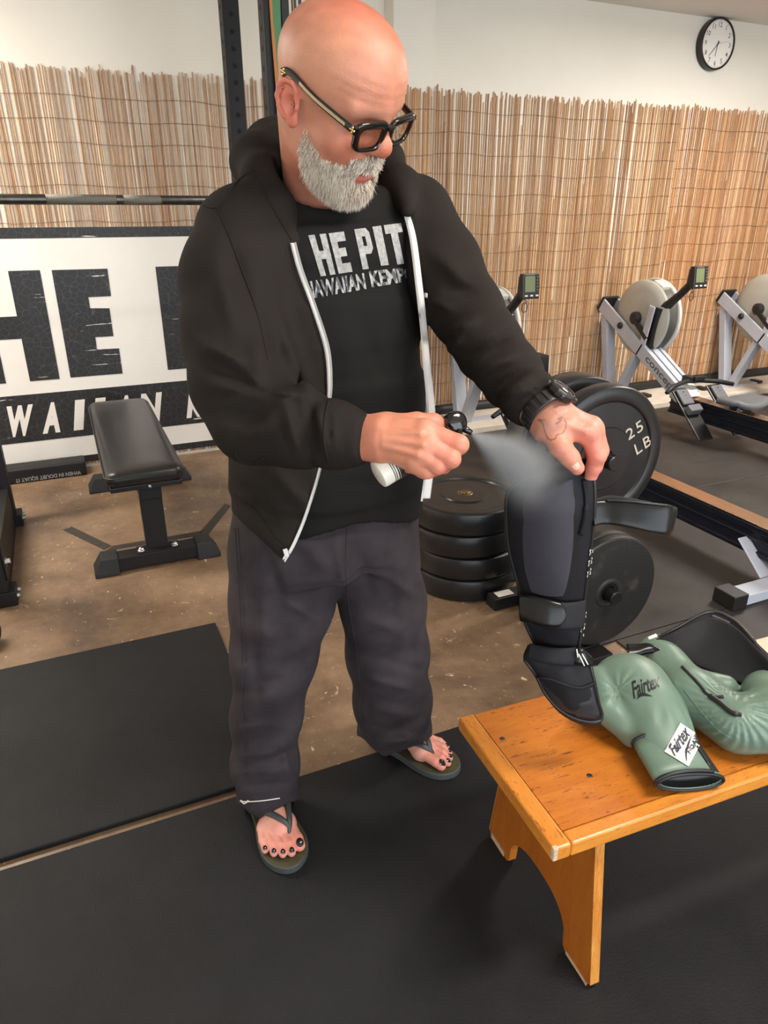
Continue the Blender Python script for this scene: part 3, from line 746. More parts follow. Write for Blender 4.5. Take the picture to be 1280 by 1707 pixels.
# ---------------------------------------------------------------- rowing machines
M['rower_grey'] = mat('light_grey_enamel', rgb(186, 190, 202), 0.36, var=0.04, vscale=6)
M['rower_white'] = mat('off_white_plastic', rgb(205, 203, 196), 0.45)
M['wheel_grey'] = mat('grey_green_plastic_housing', rgb(176, 174, 164), 0.45, var=0.05, vscale=4)
M['mesh_metal'] = mat('perforated_metal', rgb(120, 118, 114), 0.4, 0.7, var=0.35, vscale=420)
M['alu_black'] = mat('black_anodised_aluminium', rgb(28, 31, 42), 0.28, 0.3)
M['rail_steel'] = mat('stainless_rail_cover', rgb(205, 170, 140), 0.22, 0.9, var=0.08, vscale=8)  # tan reflection of the warm wall is put into the steel colour
M['seat_grey'] = mat('grey_moulded_seat', rgb(92, 94, 98), 0.5)
M['shoe_grey'] = mat('grey_flex_foot', rgb(98, 99, 104), 0.55)
M['lcd'] = mat('green_lcd', rgb(112, 122, 88), 0.3)
M['logo_ink'] = mat('dark_grey_print', rgb(92, 94, 98), 0.5)
YO = 2.9
rw = thing('rowing_machine', 'middle rowing machine at the reed wall, grey with its monitor up', 'rowing machine', (3.85, YO, 0), 0, 'rowing machines along the reed wall')
def RP(n, mb, m, par=None, bv=0.004):
    for i, v in enumerate(mb.v): mb.v[i] = (v[0], v[1]-YO, v[2])
    return obj(n, mb, M[m], par or rw, bevel=bv, world=False) if par is None else obj(n, mb, M[m], par, bevel=bv, world=False)
Ta, Tb = np.array([0, 4.40, 0.755]), np.array([0, 3.50, 0.235]); td = nrm(Tb-Ta); tn = np.array([0, -td[2], td[1]]); tn = tn if tn[2] > 0 else -tn
for s in (-1, 1):
    mb = MB(); a = Ta+np.array([s*0.066, 0, 0]); b = Ta+(Tb-Ta)*0.52+np.array([s*0.066, 0, 0])
    mb.bar(a, b, 0.018, 0.098); RP('frame_arm', mb, 'rower_grey')
mb = MB().bar(Ta+(Tb-Ta)*0.50, Tb, 0.15, 0.098); fr = RP('main_beam', mb, 'rower_grey')
for s in (-0.035, 0.035): RP('top_groove', MB().bar(Ta+(Tb-Ta)*0.53+tn*0.0495+np.array([s, 0, 0]), Ta+(Tb-Ta)*0.96+tn*0.0495+np.array([s, 0, 0]), 0.012, 0.003), 'logo_ink', fr, 0)
RP('end_cap', MB().bar(Ta-td*0.022+tn*0.004, Ta-td*0.001+tn*0.004, 0.155, 0.104), 'black_plastic')
ob = MB(); lo_ = Ta+(Tb-Ta)*0.60-tn*0.003; V, F = text_faces('concept', 1.0, 0.022, 0.0, 1.0)
V = V-V.min(0); V = V/V[:, 1].max(); sc = 0.058; wl = 0.365/(V[:, 0].max())
up2 = tn
ob.add([np.array([-0.0756, 0, 0])+lo_+td*(u*wl)+up2*((v-0.5)*sc) for u, v in V], [f[::-1] for f in F]); RP('logo', ob, 'logo_ink', fr, 0)
# flywheel
wc = np.array([0.03, 4.03, 0.70]); RXa = frame((1, 0, 0), (0, 1, 0))
fw = RP('flywheel_housing', MB().lathe([(0.0001, -0.078), (0.10, -0.076), (0.20, -0.068), (0.24, -0.056), (0.252, -0.046), (0.262, -0.040), (0.262, -0.030), (0.248, -0.028)], wc, RXa, 48, sm=True), 'wheel_grey', None, 0)
RP('perforated_cage', MB().lathe([(0.248, -0.030), (0.250, 0.055)], wc, RXa, 48, sm=True), 'mesh_metal', fw, 0)
RP('rim', MB().lathe([(0.249, 0.052), (0.266, 0.052), (0.272, 0.06), (0.268, 0.078), (0.24, 0.088), (0.1, 0.092), (0.0001, 0.093)], wc, RXa, 48, sm=True), 'rower_white', fw, 0)
RP('damper_cover', MB().box(wc+np.array([0.01, -0.10, 0.232]), (0.075, 0.10, 0.035), frame((0, -0.4, 1), (1, 0, 0))), 'rower_white', fw, 0.008)
RP('hub', MB().lathe([(0.045, 0), (0.045, 0.03), (0.03, 0.04), (0.0001, 0.042)], wc+np.array([-0.078, 0, 0.0]), frame((-1, 0, 0), (0, 1, 0)), 20), 'black_plastic', fw, 0)
RP('axle_cover', MB().bar(wc+np.array([-0.095, 0.02, 0.0]), wc+np.array([-0.095, -0.14, -0.13]), 0.02, 0.035), 'black_plastic', fw)
RP('bolt_knob', MB().lathe([(0.024, 0), (0.024, 0.012), (0.016, 0.02), (0.0001, 0.021)], np.array([-0.0755, 4.16, 0.63]), frame((-1, 0, 0), (0, 1, 0)), 16), 'black_plastic', None, 0)
# front legs and foot
RP('front_leg', MB().bar((-0.02, 4.375, 0.68), (-0.02, 4.24, 0.05), 0.085, 0.06), 'rower_grey')
RP('brace', MB().bar((-0.02, 4.00, 0.45), (-0.02, 4.18, 0.05), 0.08, 0.045), 'rower_grey')
ff = RP('front_foot', MB().mm((-0.29, 4.17, 0.008), (0.29, 4.25, 0.058)), 'rower_grey')
for s in (-1, 1): RP('end_cap', MB().mm((min(s*0.29, s*0.345), 4.165, 0.008), (max(s*0.29, s*0.345), 4.255, 0.068)), 'black_plastic', ff)
# chain guard bracket and monitor arm
RP('chain_bracket', MB().bar((-0.068, 3.935, 0.44), (-0.068, 3.875, 0.80), 0.012, 0.055), 'rower_grey')
cg = RP('chain_guide', MB().bar((-0.01, 3.895, 0.49), (-0.01, 3.845, 0.79), 0.075, 0.06), 'black_plastic')
RP('chain_slot', MB().bar((-0.008, 3.862, 0.53), (-0.008, 3.818, 0.75), 0.022, 0.008), 'chrome', cg, 0)
RP('monitor_arm', MB().tube([(0.0, 3.87, 0.79), (0.0, 3.80, 0.815), (0.0, 3.70, 0.90), (0.0, 3.635, 0.965), (0.0, 3.625, 1.06)], [0.034, 0.032, 0.026, 0.028, 0.03], 8, xh=(1, 0, 0)), 'black_plastic', None, 0)
mo_n = nrm((-0.06, -1, 0.12)); MR = frame(mo_n, (1, 0, 0)); mc = np.array([0.025, 3.60, 1.01])
mn = RP('monitor', MB().box(mc, (0.112, 0.142, 0.042), MR), 'black_plastic', None, 0.006)
if True:
    up_ = MR[:, 1]; rt = MR[:, 0]
    RP('screen', MB().box(mc+mo_n*0.0215+up_*0.012-rt*0.008, (0.066, 0.088, 0.001), MR), 'lcd', mn, 0)
    for k in range(3): RP('button', MB().box(mc+mo_n*0.0225-up_*0.053+rt*(-0.034+k*0.036), (0.018, 0.009, 0.003), MR), 'rower_white', mn, 0)
    for k in range(5): RP('small_button', MB().box(mc+mo_n*0.0222+up_*(0.05-k*0.018)+rt*0.041, (0.010, 0.008, 0.0025), MR), 'logo_ink', mn, 0)
    RP('name_strip', MB().box(mc+mo_n*0.0216+up_*0.063-rt*0.008, (0.058, 0.006, 0.0008), MR), 'logo_ink', mn, 0)
a_ = np.linspace(0, 2*PI, 13); RP('sensor_wire', MB().tube([(0.02, 3.635, 0.935), (0.05, 3.64, 0.915)]+[(0.03+0.02*math.sin(q), 3.64, 0.885+0.028*math.cos(q)) for q in a_], 0.0025, 5), 'black_plastic', None, 0)
# rail
RP('rail_beam', MB().mm((-0.025, 1.66, 0.105), (0.025, 3.62, 0.236)).mm((-0.041, 1.66, 0.205), (0.041, 3.62, 0.232)).mm((-0.038, 1.66, 0.105), (0.038, 3.62, 0.125)).mm((-0.036, 1.66, 0.165), (0.036, 3.62, 0.178)), 'alu_black', None, 0.003)
RP('rail_cover', MB().mm((-0.044, 1.66, 0.2365), (0.044, 3.62, 0.245)), 'rail_steel', None, 0.003)
RP('rear_stop', MB().mm((-0.05, 1.585, 0.10), (0.05, 1.659, 0.255)), 'black_plastic', None, 0.008)
for s in (1,):
    RP('rear_leg', MB().bar((0, 1.83, 0.13), (0, 1.70, 0.045), 0.09, 0.012), 'rower_grey'); RP('rear_leg', MB().bar((-0.046, 1.84, 0.17), (-0.046, 1.70, 0.05), 0.008, 0.075, (0, 1, 0)), 'rower_grey')
    RP('rear_leg', MB().bar((0, 1.62, 0.17), (0, 1.655, 0.045), 0.12, 0.03), 'rower_grey')
rf = RP('rear_foot', MB().mm((-0.26, 1.615, 0.010), (0.26, 1.695, 0.055)), 'rower_grey')
for s in (-1, 1): RP('end_cap', MB().mm((min(s*0.26, s*0.335), 1.605, 0.009), (max(s*0.26, s*0.335), 1.705, 0.07)), 'black_plastic', rf)
# foot boards
for s in (-1, 1):
    A = np.array([s*0.155, 3.45, 0.315]); B = np.array([s*0.155, 3.15, 0.045]); d_ = nrm(B-A); n_ = np.array([0, d_[2], -d_[1]]); n_ = n_ if n_[2] > 0 else -n_
    fb_ = RP('foot_board', MB().bar(A, B, 0.125, 0.014), 'black_plastic', None, 0.006)
    RP('flex_foot', MB().bar(A+d_*0.02+n_*0.018, A+d_*0.14+n_*0.020, 0.095, 0.02).bar(A+d_*0.16+n_*0.03, A+d_*0.215+n_*0.035, 0.105, 0.05), 'shoe_grey', fb_, 0.008)
    for q in range(3): RP('peg_hole', MB().lathe([(0.006, 0), (0.0001, 0.001)], A+d_*(0.045+0.028*q)+n_*0.0286, frame(n_), 10), 'hole', fb_, 0)
RP('footboard_bracket', MB().bar((-0.2, 3.36, 0.20), (0.2, 3.36, 0.20), 0.04, 0.03, (0, 1, 0)), 'alu_black')
RP('warning_card', MB().bar(Ta+(Tb-Ta)*0.93+tn*0.0515, Ta+(Tb-Ta)*1.05+tn*0.0515, 0.10, 0.003), 'rower_white', None, 0)
# handle in its cradle
hz_ = 0.335
RP('handle', MB().tube([(-0.30, 3.40, hz_-0.02), (-0.2, 3.45, hz_), (-0.05, 3.49, hz_+0.012), (0.05, 3.49, hz_+0.012), (0.2, 3.45, hz_), (0.30, 3.40, hz_-0.02)], [0.014, 0.0165, 0.015, 0.015, 0.0165, 0.014], 10), 'rubber_black', None, 0)
RP('handle_clamp', MB().box((0, 3.515, hz_+0.02), (0.05, 0.08, 0.045)).box((0.045, 3.47, hz_+0.03), (0.09, 0.03, 0.03)), 'black_plastic', None, 0.006)
# seat
G = []
for i, u in enumerate(np.linspace(-1, 1, 15)):
    row = []
    for j, v in enumerate(np.linspace(-1, 1, 9)):
        q = (abs(u)**4+abs(v)**4)**0.25; m_ = max(abs(u), abs(v)); k = m_/max(q, 1e-6)
        x = u*k*0.165; y = 3.06+v*k*0.13-0.035*u*u*v
        z = 0.318+0.022*abs(u)**2*(1-0.3*v)-0.012*math.exp(-(u*u)/0.02)*(1+v)/2-(0.012 if m_ > 0.99 else 0)
        row.append(np.array([x, y, z]))
    G.append(row)
mb = MB().grid(G); b0_ = len(mb.v)
G2 = [[p+np.array([0, 0, -0.03])*1.0 for p in r] for r in G]; mb.grid(G2)
rim_ = [(i, 0) for i in range(15)]+[(14, j) for j in range(1, 9)]+[(i, 8) for i in range(13, -1, -1)]+[(0, j) for j in range(7, 0, -1)]
for a, b in zip(rim_, rim_[1:]+rim_[:1]):
    mb.f.append((a[0]*9+a[1], b[0]*9+b[1], b0_+b[0]*9+b[1], b0_+a[0]*9+a[1])); mb.mi.append(0); mb.sm.append(True)
RP('seat', mb, 'seat_grey', None, 0)
cr = RP('seat_carriage', MB().mm((-0.055, 3.0, 0.252), (0.055, 3.13, 0.30)), 'steel_dark')
for y in (3.02, 3.11): RP('roller', MB().cyl((-0.07, y, 0.2615), (0.07, y, 0.2615), 0.016, 14), 'chrome', cr, 0)
clone(rw, (2.49, YO-0.035, 0), 0.0, 'rowing machine mostly hidden behind the man\'s stretched arm and the plates')
clone(rw, (5.08, YO-0.01, 0), 0.0, 'rightmost rowing machine, cut by the right edge of the photo')
# ================================================================ wooden bench, gloves, shin guards
def wood(name, c1, c2, cdark, stretch, wear=0.0):
    m = mat(name, c1, 0.36, coat=0.25); nt = m.node_tree; N = nt.nodes; L = nt.links; b = N['Principled BSDF']
    tc = N.new('ShaderNodeTexCoord'); mp = N.new('ShaderNodeMapping'); mp.inputs['Scale'].default_value = stretch; L.new(tc.outputs['Object'], mp.inputs[0])
    def noise(sc, det, src, dist=0.0, ro=0.6):
        n = N.new('ShaderNodeTexNoise'); n.inputs['Scale'].default_value = sc; n.inputs['Detail'].default_value = det; n.inputs['Distortion'].default_value = dist; n.inputs['Roughness'].default_value = ro
        L.new(src, n.inputs[0]); return n.outputs[0]
    def mr(s, a, b_, c=0.0, d=1.0):
        r = N.new('ShaderNodeMapRange'); r.inputs[1].default_value = a; r.inputs[2].default_value = b_; r.inputs[3].default_value = c; r.inputs[4].default_value = d; L.new(s, r.inputs[0]); return r.outputs[0]
    def mix(f, a, c):
        x = N.new('ShaderNodeMix'); x.data_type = 'RGBA'
        for i, s in ((0, f), (6, a), (7, c)):
            if hasattr(s, 'links'): L.new(s, x.inputs[i])
            else: x.inputs[i].default_value = s if i == 0 else (*s, 1)
        return x.outputs[2]
    c = mix(mr(noise(5, 6, mp.outputs[0], 0.8), 0.3, 0.7), c1, c2)
    c = mix(mr(noise(26, 5, mp.outputs[0], 0.3, 0.7), 0.59, 0.65, 0, 0.75), c, cdark)
    c = mix(mr(noise(70, 3, mp.outputs[0], 0.2, 0.6), 0.64, 0.69, 0, 0.7), c, cdark)
    if wear:
        big = noise(4.5, 4, tc.outputs['Object'], 0.6); c = mix(mr(big, 0.60, 0.78, 0, wear), c, rgb(98, 62, 34))
    L.new(c, b.inputs['Base Color']); return m
M['wood_top'] = wood('varnished_orange_wood', rgb(206, 124, 40), rgb(178, 96, 26), rgb(84, 42, 12), (0.9, 5.5, 5.0), 0.8)
M['wood_edge'] = wood('varnished_orange_edge', rgb(224, 148, 58), rgb(203, 122, 42), rgb(150, 86, 26), (1.2, 6, 6))
M['wood_edge_y'] = wood('varnished_orange_edge_cross', rgb(224, 148, 58), rgb(203, 122, 42), rgb(110, 60, 18), (6, 1.2, 6))
M['wood_leg'] = wood('varnished_orange_leg', rgb(196, 116, 38), rgb(178, 98, 30), rgb(150, 82, 26), (6, 6, 1.0))
M['wood_ply'] = wood('plywood_edge', rgb(222, 160, 76), rgb(190, 110, 40), rgb(130, 70, 22), (14, 14, 0.6))
M['bare_wood'] = mat('bare_chipped_wood', rgb(205, 180, 150), 0.7, var=0.2, vscale=60)
BZ = 0.42
bw = thing('wooden_bench', 'orange varnished wooden bench with gloves and a shin guard on top', 'bench', (0.628, 0.858, 0), math.radians(-3.0))
BM = wm(bw); BR = np.array(BM.to_3x3())
def bp3(x, y, z): return np.array(BM @ Vector((x, y, z)))
W2, LB, TT = 0.182, 1.55, 0.030
obj('top_panel', MB().mm((0.036, -W2+0.030, BZ-TT), (LB-0.036, W2-0.004, BZ-0.0008)), M['wood_top'], bw, world=False)
obj('edge_strip', MB().mm((0, -W2, BZ-TT-0.002), (0.0355, W2, BZ)), M['wood_edge_y'], bw, 0.004, world=False)
obj('edge_strip', MB().mm((0.036, -W2, BZ-TT-0.002), (LB-0.036, -W2+0.0295, BZ)), M['wood_edge'], bw, 0.004, world=False)
obj('edge_strip', MB().mm((LB-0.0355, -W2, BZ-TT-0.002), (LB, W2, BZ)), M['wood_edge_y'], bw, 0.004, world=False)
def leg_panel(x):
    zt = BZ-TT-0.003; a, b, c_ = 0.200, 0.150, 0.108
    P = [(-a, 0.030), (-a+0.012, 0.0165), (-c_-0.010, 0.0165), (-c_, 0.026), (-c_+0.002, 0.045)]
    for q in np.linspace(0.06, 0.94, 15):
        an = PI*(1-q); P.append((c_*0.985*math.copysign(abs(math.cos(an))**0.8, math.cos(an)), 0.048+0.075*math.sin(an)**0.9))
    P += [(c_-0.002, 0.045), (c_, 0.026), (c_+0.010, 0.0165), (a-0.012, 0.0165), (a, 0.030), (b, zt), (-b, zt)]
    R = np.array([[0, 0, 1], [1, 0, 0], [0, 1, 0]], float)
    o = obj('leg_panel', MB().prism(P, 0.020, (x, 0, 0), R), M['wood_leg'], bw, 0.002, world=False)
    mb = MB()
    for s in (-1, 1):
        e = np.array([0, s*(a-b), 0.014-zt]); mb.bar((x+0.010, s*(a+0.0012), 0.032), (x+0.010, s*(b+0.0012), zt-0.002), 0.0205, 0.002)
    ed = obj('ply_edge', mb, M['wood_ply'], o, world=False)
    ed2 = obj('chipped_edge', MB().box((x-0.0004, -0.157, 0.021), (0.0012, 0.07, 0.008)).box((x-0.0004, 0.160, 0.024), (0.0012, 0.06, 0.014)), M['bare_wood'], o, world=False)
    for k in (ed, ed2): k['kind'] = 'stuff'
    return o
leg_panel(0.112); leg_panel(LB-0.138)
nl = MB()
obj('corner_wear', MB().box((0.004, -W2+0.004, BZ-0.014), (0.0095, 0.0095, 0.029)), M['bare_wood'], bw, 0.002, world=False)
for x, y in ((0.16, -0.06), (0.055, 0.09)):
    nl = MB().lathe([(0.006, 0), (0.005, 0.0012), (0.0001, 0.0016)], (x, y, BZ-0.0008), None, 10)
    obj('nail_head', nl, M['bar_steel'], bw, world=False)
# ---------------------------------------------------------------- soft sheet builder
def cr(P, m):
    P = np.asarray(P, float); n = len(P); t = np.linspace(0, n-1, m); out = []
    for u in t:
        i = min(int(u), n-2); f = u-i
        p0, p1, p2, p3 = P[max(i-1, 0)], P[i], P[i+1], P[min(i+2, n-1)]
        out.append(0.5*((2*p1)+(-p0+p2)*f+(2*p0-5*p1+4*p2-p3)*f*f+(-p0+3*p1-3*p2+p3)*f**3))
    return np.array(out)
def sheet(mb, Lp, Rp, thick, bulge=0.0, m=24, n=12, pw=6, face=None, ripple=None):
    Lp, Rp = cr(Lp, m), cr(Rp, m); thick = cr(np.full((len(Lp), 1), thick), m)[:, 0] if np.isscalar(thick) else np.interp(np.linspace(0, 1, m), np.linspace(0, 1, len(thick)), thick)
    bulge = np.full(m, bulge) if np.isscalar(bulge) else np.interp(np.linspace(0, 1, m), np.linspace(0, 1, len(bulge)), bulge)
    G = []
    for i in range(m):
        a, b = max(i-1, 0), min(i+1, m-1)
        tv = (Lp[b]+Rp[b])-(Lp[a]+Rp[a]); ch = Rp[i]-Lp[i]; nv = nrm(np.cross(ch, tv)); mid = (Lp[i]+Rp[i])/2
        ref = (CAM-mid) if face is None else face
        if nv@ref < 0: nv = -nv
        row = []
        us = np.sin(np.linspace(-PI/2, PI/2, n))
        for u in us:
            row.append(mid+ch*u/2+nv*(bulge[i]*(1-u*u)+thick[i]/2*(1-abs(u)**pw)**0.5+(ripple(i/(m-1), u) if ripple else 0)))
        for u in us[::-1][1:-1]:
            row.append(mid+ch*u/2+nv*(bulge[i]*(1-u*u)-thick[i]/2*(1-abs(u)**pw)**0.5))
        G.append(row)
    k = len(G[0]); b0 = len(mb.v); mb.grid(G, closed=True)
    mb.f += [tuple(b0+j for j in range(k-1, -1, -1)), tuple(b0+(m-1)*k+j for j in range(k))]; mb.mi += [0, 0]; mb.sm += [True, True]
    return mb
def pxs(pts, Ds): return [dep(x, y, d) for (x, y), d in zip(pts, Ds)]
def tri_split(V, F, cuts=2, maxlen=None):
    bm = bmesh.new(); vs = [bm.verts.new((v[0], v[1], 0)) for v in V]
    for f in F:
        try: bm.faces.new([vs[i] for i in f])
        except ValueError: pass
    bm.normal_update(); bmesh.ops.triangulate(bm, faces=bm.faces)
    for _ in range(cuts):
        ed_ = [e for e in bm.edges if maxlen is None or e.calc_length() > maxlen]
        if not ed_: break
        bmesh.ops.subdivide_edges(bm, edges=ed_, cuts=1); bmesh.ops.triangulate(bm, faces=bm.faces)
    bm.verts.index_update(); V = np.array([v.co[:2] for v in bm.verts]); F = [tuple(v.index for v in f.verts) for f in bm.faces]; bm.free()
    return V, F
def decal(name, V, F, quad, tree, lift, m, parent, clip=None):
    """flat shape V (unit square, y up) laid on a surface; quad = photo positions of (0,0),(1,0),(1,1),(0,1)"""
    q = [np.array(p, float) for p in quad]; W = []; ok = []
    for u, v in V:
        p = q[0]*(1-u)*(1-v)+q[1]*u*(1-v)+q[2]*u*v+q[3]*(1-u)*v
        h = hit(tree, p[0], p[1], lift); ok.append(h is not None and (clip is None or clip(u, v, p))); W.append(np.zeros(3) if h is None else h)
    F = [f for f in F if all(ok[i] for i in f)]
    used = sorted({i for f in F for i in f}); ix = {i: k for k, i in enumerate(used)}
    mb = MB(); mb.add([W[i] for i in used], [tuple(ix[i] for i in f) for f in F])
    return obj(name, mb, m, parent, fix=False)
def unit_text(txt, bold=0.0, shear=0.0, spacing=1.0, cuts=3, maxlen=0.12):
    V, F = text_faces(txt, 1.0, bold, shear, spacing); V = V-V.min(0); s = V.max(0); V = V/s
    asp = s[0]/s[1]
    V2, F = tri_split(V*[asp, 1], F, cuts, maxlen); return V2/[asp, 1], F
def tree_of(*objs):
    V, F = [], []
    for o in objs:
        W = wm(o); b = len(V); V += [tuple(W @ v.co) for v in o.data.vertices]; F += [tuple(b+i for i in p.vertices) for p in o.data.polygons]
    return BVHTree.FromPolygons(V, F)
# ---------------------------------------------------------------- boxing gloves
M['glove'] = mat('sage_green_leather', rgb(104, 126, 111), 0.42, var=0.06, vscale=14, bump=0.06, bscale=130)
M['black_trim'] = mat('black_binding', rgb(28, 28, 29), 0.42)
M['velcro'] = mat('black_hook_tape', rgb(24, 24, 25), 0.85, bump=0.5, bscale=400)
M['label_white'] = mat('cream_woven_label', rgb(232, 226, 212), 0.6)
M['label_ink'] = mat('navy_label_print', rgb(38, 44, 62), 0.6)
M['glove_ink'] = mat('black_glove_print', rgb(34, 36, 38), 0.35)
def local(P, o, R): return (P-np.asarray(o, np.float32))@np.asarray(R, np.float32)
def glove_axes(a, b, roll=0.0):
    x = nrm(np.asarray(b, float)-np.asarray(a, float)); y = nrm(np.cross([0, 0, 1], x)); z = np.cross(x, y)
    c, s = math.cos(roll), math.sin(roll); return np.stack([x, y*c+z*s, -y*s+z*c], 1)
# glove lying with the back of the hand up, cuff towards the bench front
g1o, g1e = np.array([0.923, 0.677, BZ+0.028]), np.array([1.008, 0.988, BZ+0.068])
g1R = glove_axes(g1o, g1e, 0.12)
g1 = thing('boxing_glove', 'sage green boxing glove lying back up, cream label on its cuff', 'boxing glove', (g1o[0], g1o[1], BZ), 0, 'pair of green boxing gloves')
def g1f(P):
    q = local(P, g1o, g1R); x, y, z = q[:, 0], q[:, 1], q[:, 2]
    d = sd_ell(q, (0.10, 0, 0.006), (0.07, 0.056, 0.036))
    d = smin(d, sd_ell(q, (0.19, -0.006, 0.0), (0.115, 0.078, 0.062)), 0.03)
    d = smin(d, sd_ell(q, (0.262, -0.004, -0.002), (0.066, 0.080, 0.060)), 0.03)
    th = sd_chain(q, [(0.13, 0.045, -0.012), (0.19, 0.083, -0.004), (0.265, 0.072, 0.004)], [0.030, 0.033, 0.029])
    d = smin(d, th, 0.010)
    # creases where the thumb folds against the fist
    r = np.sqrt((x-0.205)**2+(y-0.060)**2+(z-0.045)**2); an = np.arctan2(y-0.060, x-0.205)
    d = d+0.0022*np.sin(an*11)*np.exp(-(r/0.035)**2)
    r2 = np.exp(-((x-0.118)/0.018)**2); d = d+0.0016*np.sin(y*210+z*90)*r2
    return np.maximum(d+0.0012*wob(q, 38, 2), 0.055-x)
gx = [g1o+g1R@np.array(p) for p in ((0, -.11, -.09), (0.36, .13, .09), (0, .13, .09), (0.36, -.11, -.09), (0, -.11, .09), (0.36, .13, -.09))]
V, F = surf(g1f, np.min(gx, 0)-0.02, np.max(gx, 0)+0.02, 0.0032); V = smooth(V, F, 2)
V[:, 2] = np.maximum(V[:, 2], BZ+0.001)
g1b = mesh_np('fist', V, F, M['glove'], g1)
# cuff: an elliptic sleeve with wrap strap
def cuff_ring(o, R, x0, x1, ry, rz, th, flare=1.0, n=36, gap=None):
    G = []
    prof = [(x0, 1.0), (x0-0.003, 0.985), (x0+0.0, 0.9), (x0+0.04, 0.9)] if False else None
    rows = [(x0+0.03, -th), (x0+0.002, -th), (x0, -th/2), (x0+0.002, 0.0), ((x0+x1)/2, 0.001), (x1-0.003, 0.0), (x1, -0.002), (x1-0.001, -0.006)]
    for x, e in rows:
        k = flare+(1-flare)*(x-x0)/(x1-x0)
        G.append([np.asarray(o)+np.asarray(R)@np.array([x, (ry*k+e)*math.cos(2*PI*j/n), (rz*k+e)*math.sin(2*PI*j/n)]) for j in range(n)])
    return G
cf = obj('cuff', MB().grid(cuff_ring(g1o, g1R, 0.0, 0.098, 0.066, 0.022, 0.006, 1.04), closed=True), M['glove'], g1)
lin = obj('cuff_lining', MB().grid([[g1o+g1R@np.array([x, r_*0.060*math.cos(2*PI*j/32), r_*0.016*math.sin(2*PI*j/32)]) for j in range(32)] for x, r_ in ((0.002, 1.05), (0.014, 1.0), (0.02, 0.8), (0.022, 0.01))], closed=True), M['black_trim'], g1)
def ring_tube(o, R, x, ry, rz, r, a0=0, a1=2*PI, dx=0.0, n=48):
    return MB().tube([np.asarray(o)+np.asarray(R)@np.array([x+dx*(j/n), ry*math.cos(a0+(a1-a0)*j/n), rz*math.sin(a0+(a1-a0)*j/n)]) for j in range(n+1)], r, 6)
obj('binding', ring_tube(g1o, g1R, 0.001, 0.066*1.02, 0.022*1.0, 0.0036), M['black_trim'], g1)
# strap that wraps over the cuff, edged in black
def wrap(o, R, xa, xb, ry, rz, lift, a0, a1, skew=0.0, n=24):
    G = []; G2 = []
    for j in range(n+1):
        a = a0+(a1-a0)*j/n; s = skew*(j/n-0.5)
        G.append([np.asarray(o)+np.asarray(R)@np.array([x+s, (ry+lift)*math.cos(a), (rz+lift)*math.sin(a)]) for x in np.linspace(xa, xb, 5)])
        G2.append([np.asarray(o)+np.asarray(R)@np.array([x+s, (ry+lift-0.004)*math.cos(a), (rz+lift-0.004)*math.sin(a)]) for x in np.linspace(xb, xa, 5)])
    return MB().grid([a+b for a, b in zip(G, G2)], closed=True), G
wmb, wG = wrap(g1o, g1R, 0.003, 0.096, 0.067, 0.024, 0.0045, math.radians(-50), math.radians(122))
st = obj('wrist_strap', wmb, M['glove'], g1)
edge = [g[0] for g in wG]; edge2 = [g[-1] for g in wG]
obj('binding', MB().tube(edge2+wG[-1][::-1]+edge[::-1]+wG[0]+[edge2[0]], 0.0036, 6, cap=False), M['black_trim'], st)
vmb, vG = wrap(g1o, g1R, 0.010, 0.088, 0.066, 0.023, 0.003, math.radians(118), math.radians(150))
obj('hook_tape', vmb, M['velcro'], g1)
tr1 = tree_of(g1b, cf, st)
lq = [(1126, 1278), (1166, 1231), (1128, 1197), (1095, 1251)]
lq = [(1107, 1254), (1147, 1279), (1171, 1232), (1133, 1206)]
u_ = [(i/8, j/8) for j in range(9) for i in range(9)]; uf = [(j*9+i, j*9+i+1, j*9+i+10, j*9+i+9) for j in range(8) for i in range(8)]
lab = decal('woven_label', np.array(u_), uf, lq, tr1, 0.0025, M['label_white'], st)
def subq(q, a, b, c, d):
    q = [np.array(p, float) for p in q]; B = lambda u, v: q[0]*(1-u)*(1-v)+q[1]*u*(1-v)+q[2]*u*v+q[3]*(1-u)*v
    return [B(*a), B(*b), B(*c), B(*d)]
lq2 = [lq[0], lq[3], lq[2], lq[1]]     # reading direction runs up the label
rq = [lq[0], lq[1], lq[2], lq[3]]
TV, TF = unit_text('Fairtex', 0.02, 0.6)
tq = subq([(1107, 1254), (1133, 1206), (1171, 1232), (1147, 1279)], (0.06, 0.80), (0.98, 0.80), (0.98, 0.24), (0.06, 0.24))
rd = [(1113, 1258), (1141, 1211), (1121, 1199), (1101, 1246)]
Lb = lambda u, v: np.array((1107, 1254.0))*(1-u)*(1-v)+np.array((1147, 1279.0))*u*(1-v)+np.array((1171, 1232.0))*u*v+np.array((1133, 1206.0))*(1-u)*v
# the words run from the label's lower left to its upper right
decal('lettering', TV, TF, [Lb(0.42, 0.02), Lb(0.52, 0.92), Lb(0.08, 1.0), Lb(0.02, 0.10)], tr1, 0.0036, M['label_ink'], st)
TV2, TF2 = unit_text('F-DAY', 0.02)
decal('lettering', TV2, TF2, [Lb(0.86, 0.34), Lb(0.86, 0.92), Lb(0.66, 0.94), Lb(0.66, 0.36)], tr1, 0.0036, M['label_ink'], st)
sv = [(t, 0.5+0.42*math.sin(t*2.6-0.4)*(1-t)*1.2-0.12) for t in np.linspace(0, 1, 14)]
SV = np.array([(t, y+0.13*math.sin(PI*t)) for t, y in sv]+[(t, y-0.13*math.sin(PI*t)) for t, y in sv]); SFc = [(i, i+1, 15+i, 14+i) for i in range(13)]
decal('swoosh_mark', SV, SFc, [Lb(0.98, 0.06), Lb(0.62, 0.92), Lb(0.40, 0.86), Lb(0.60, 0.02)], tr1, 0.0036, M['label_ink'], st)
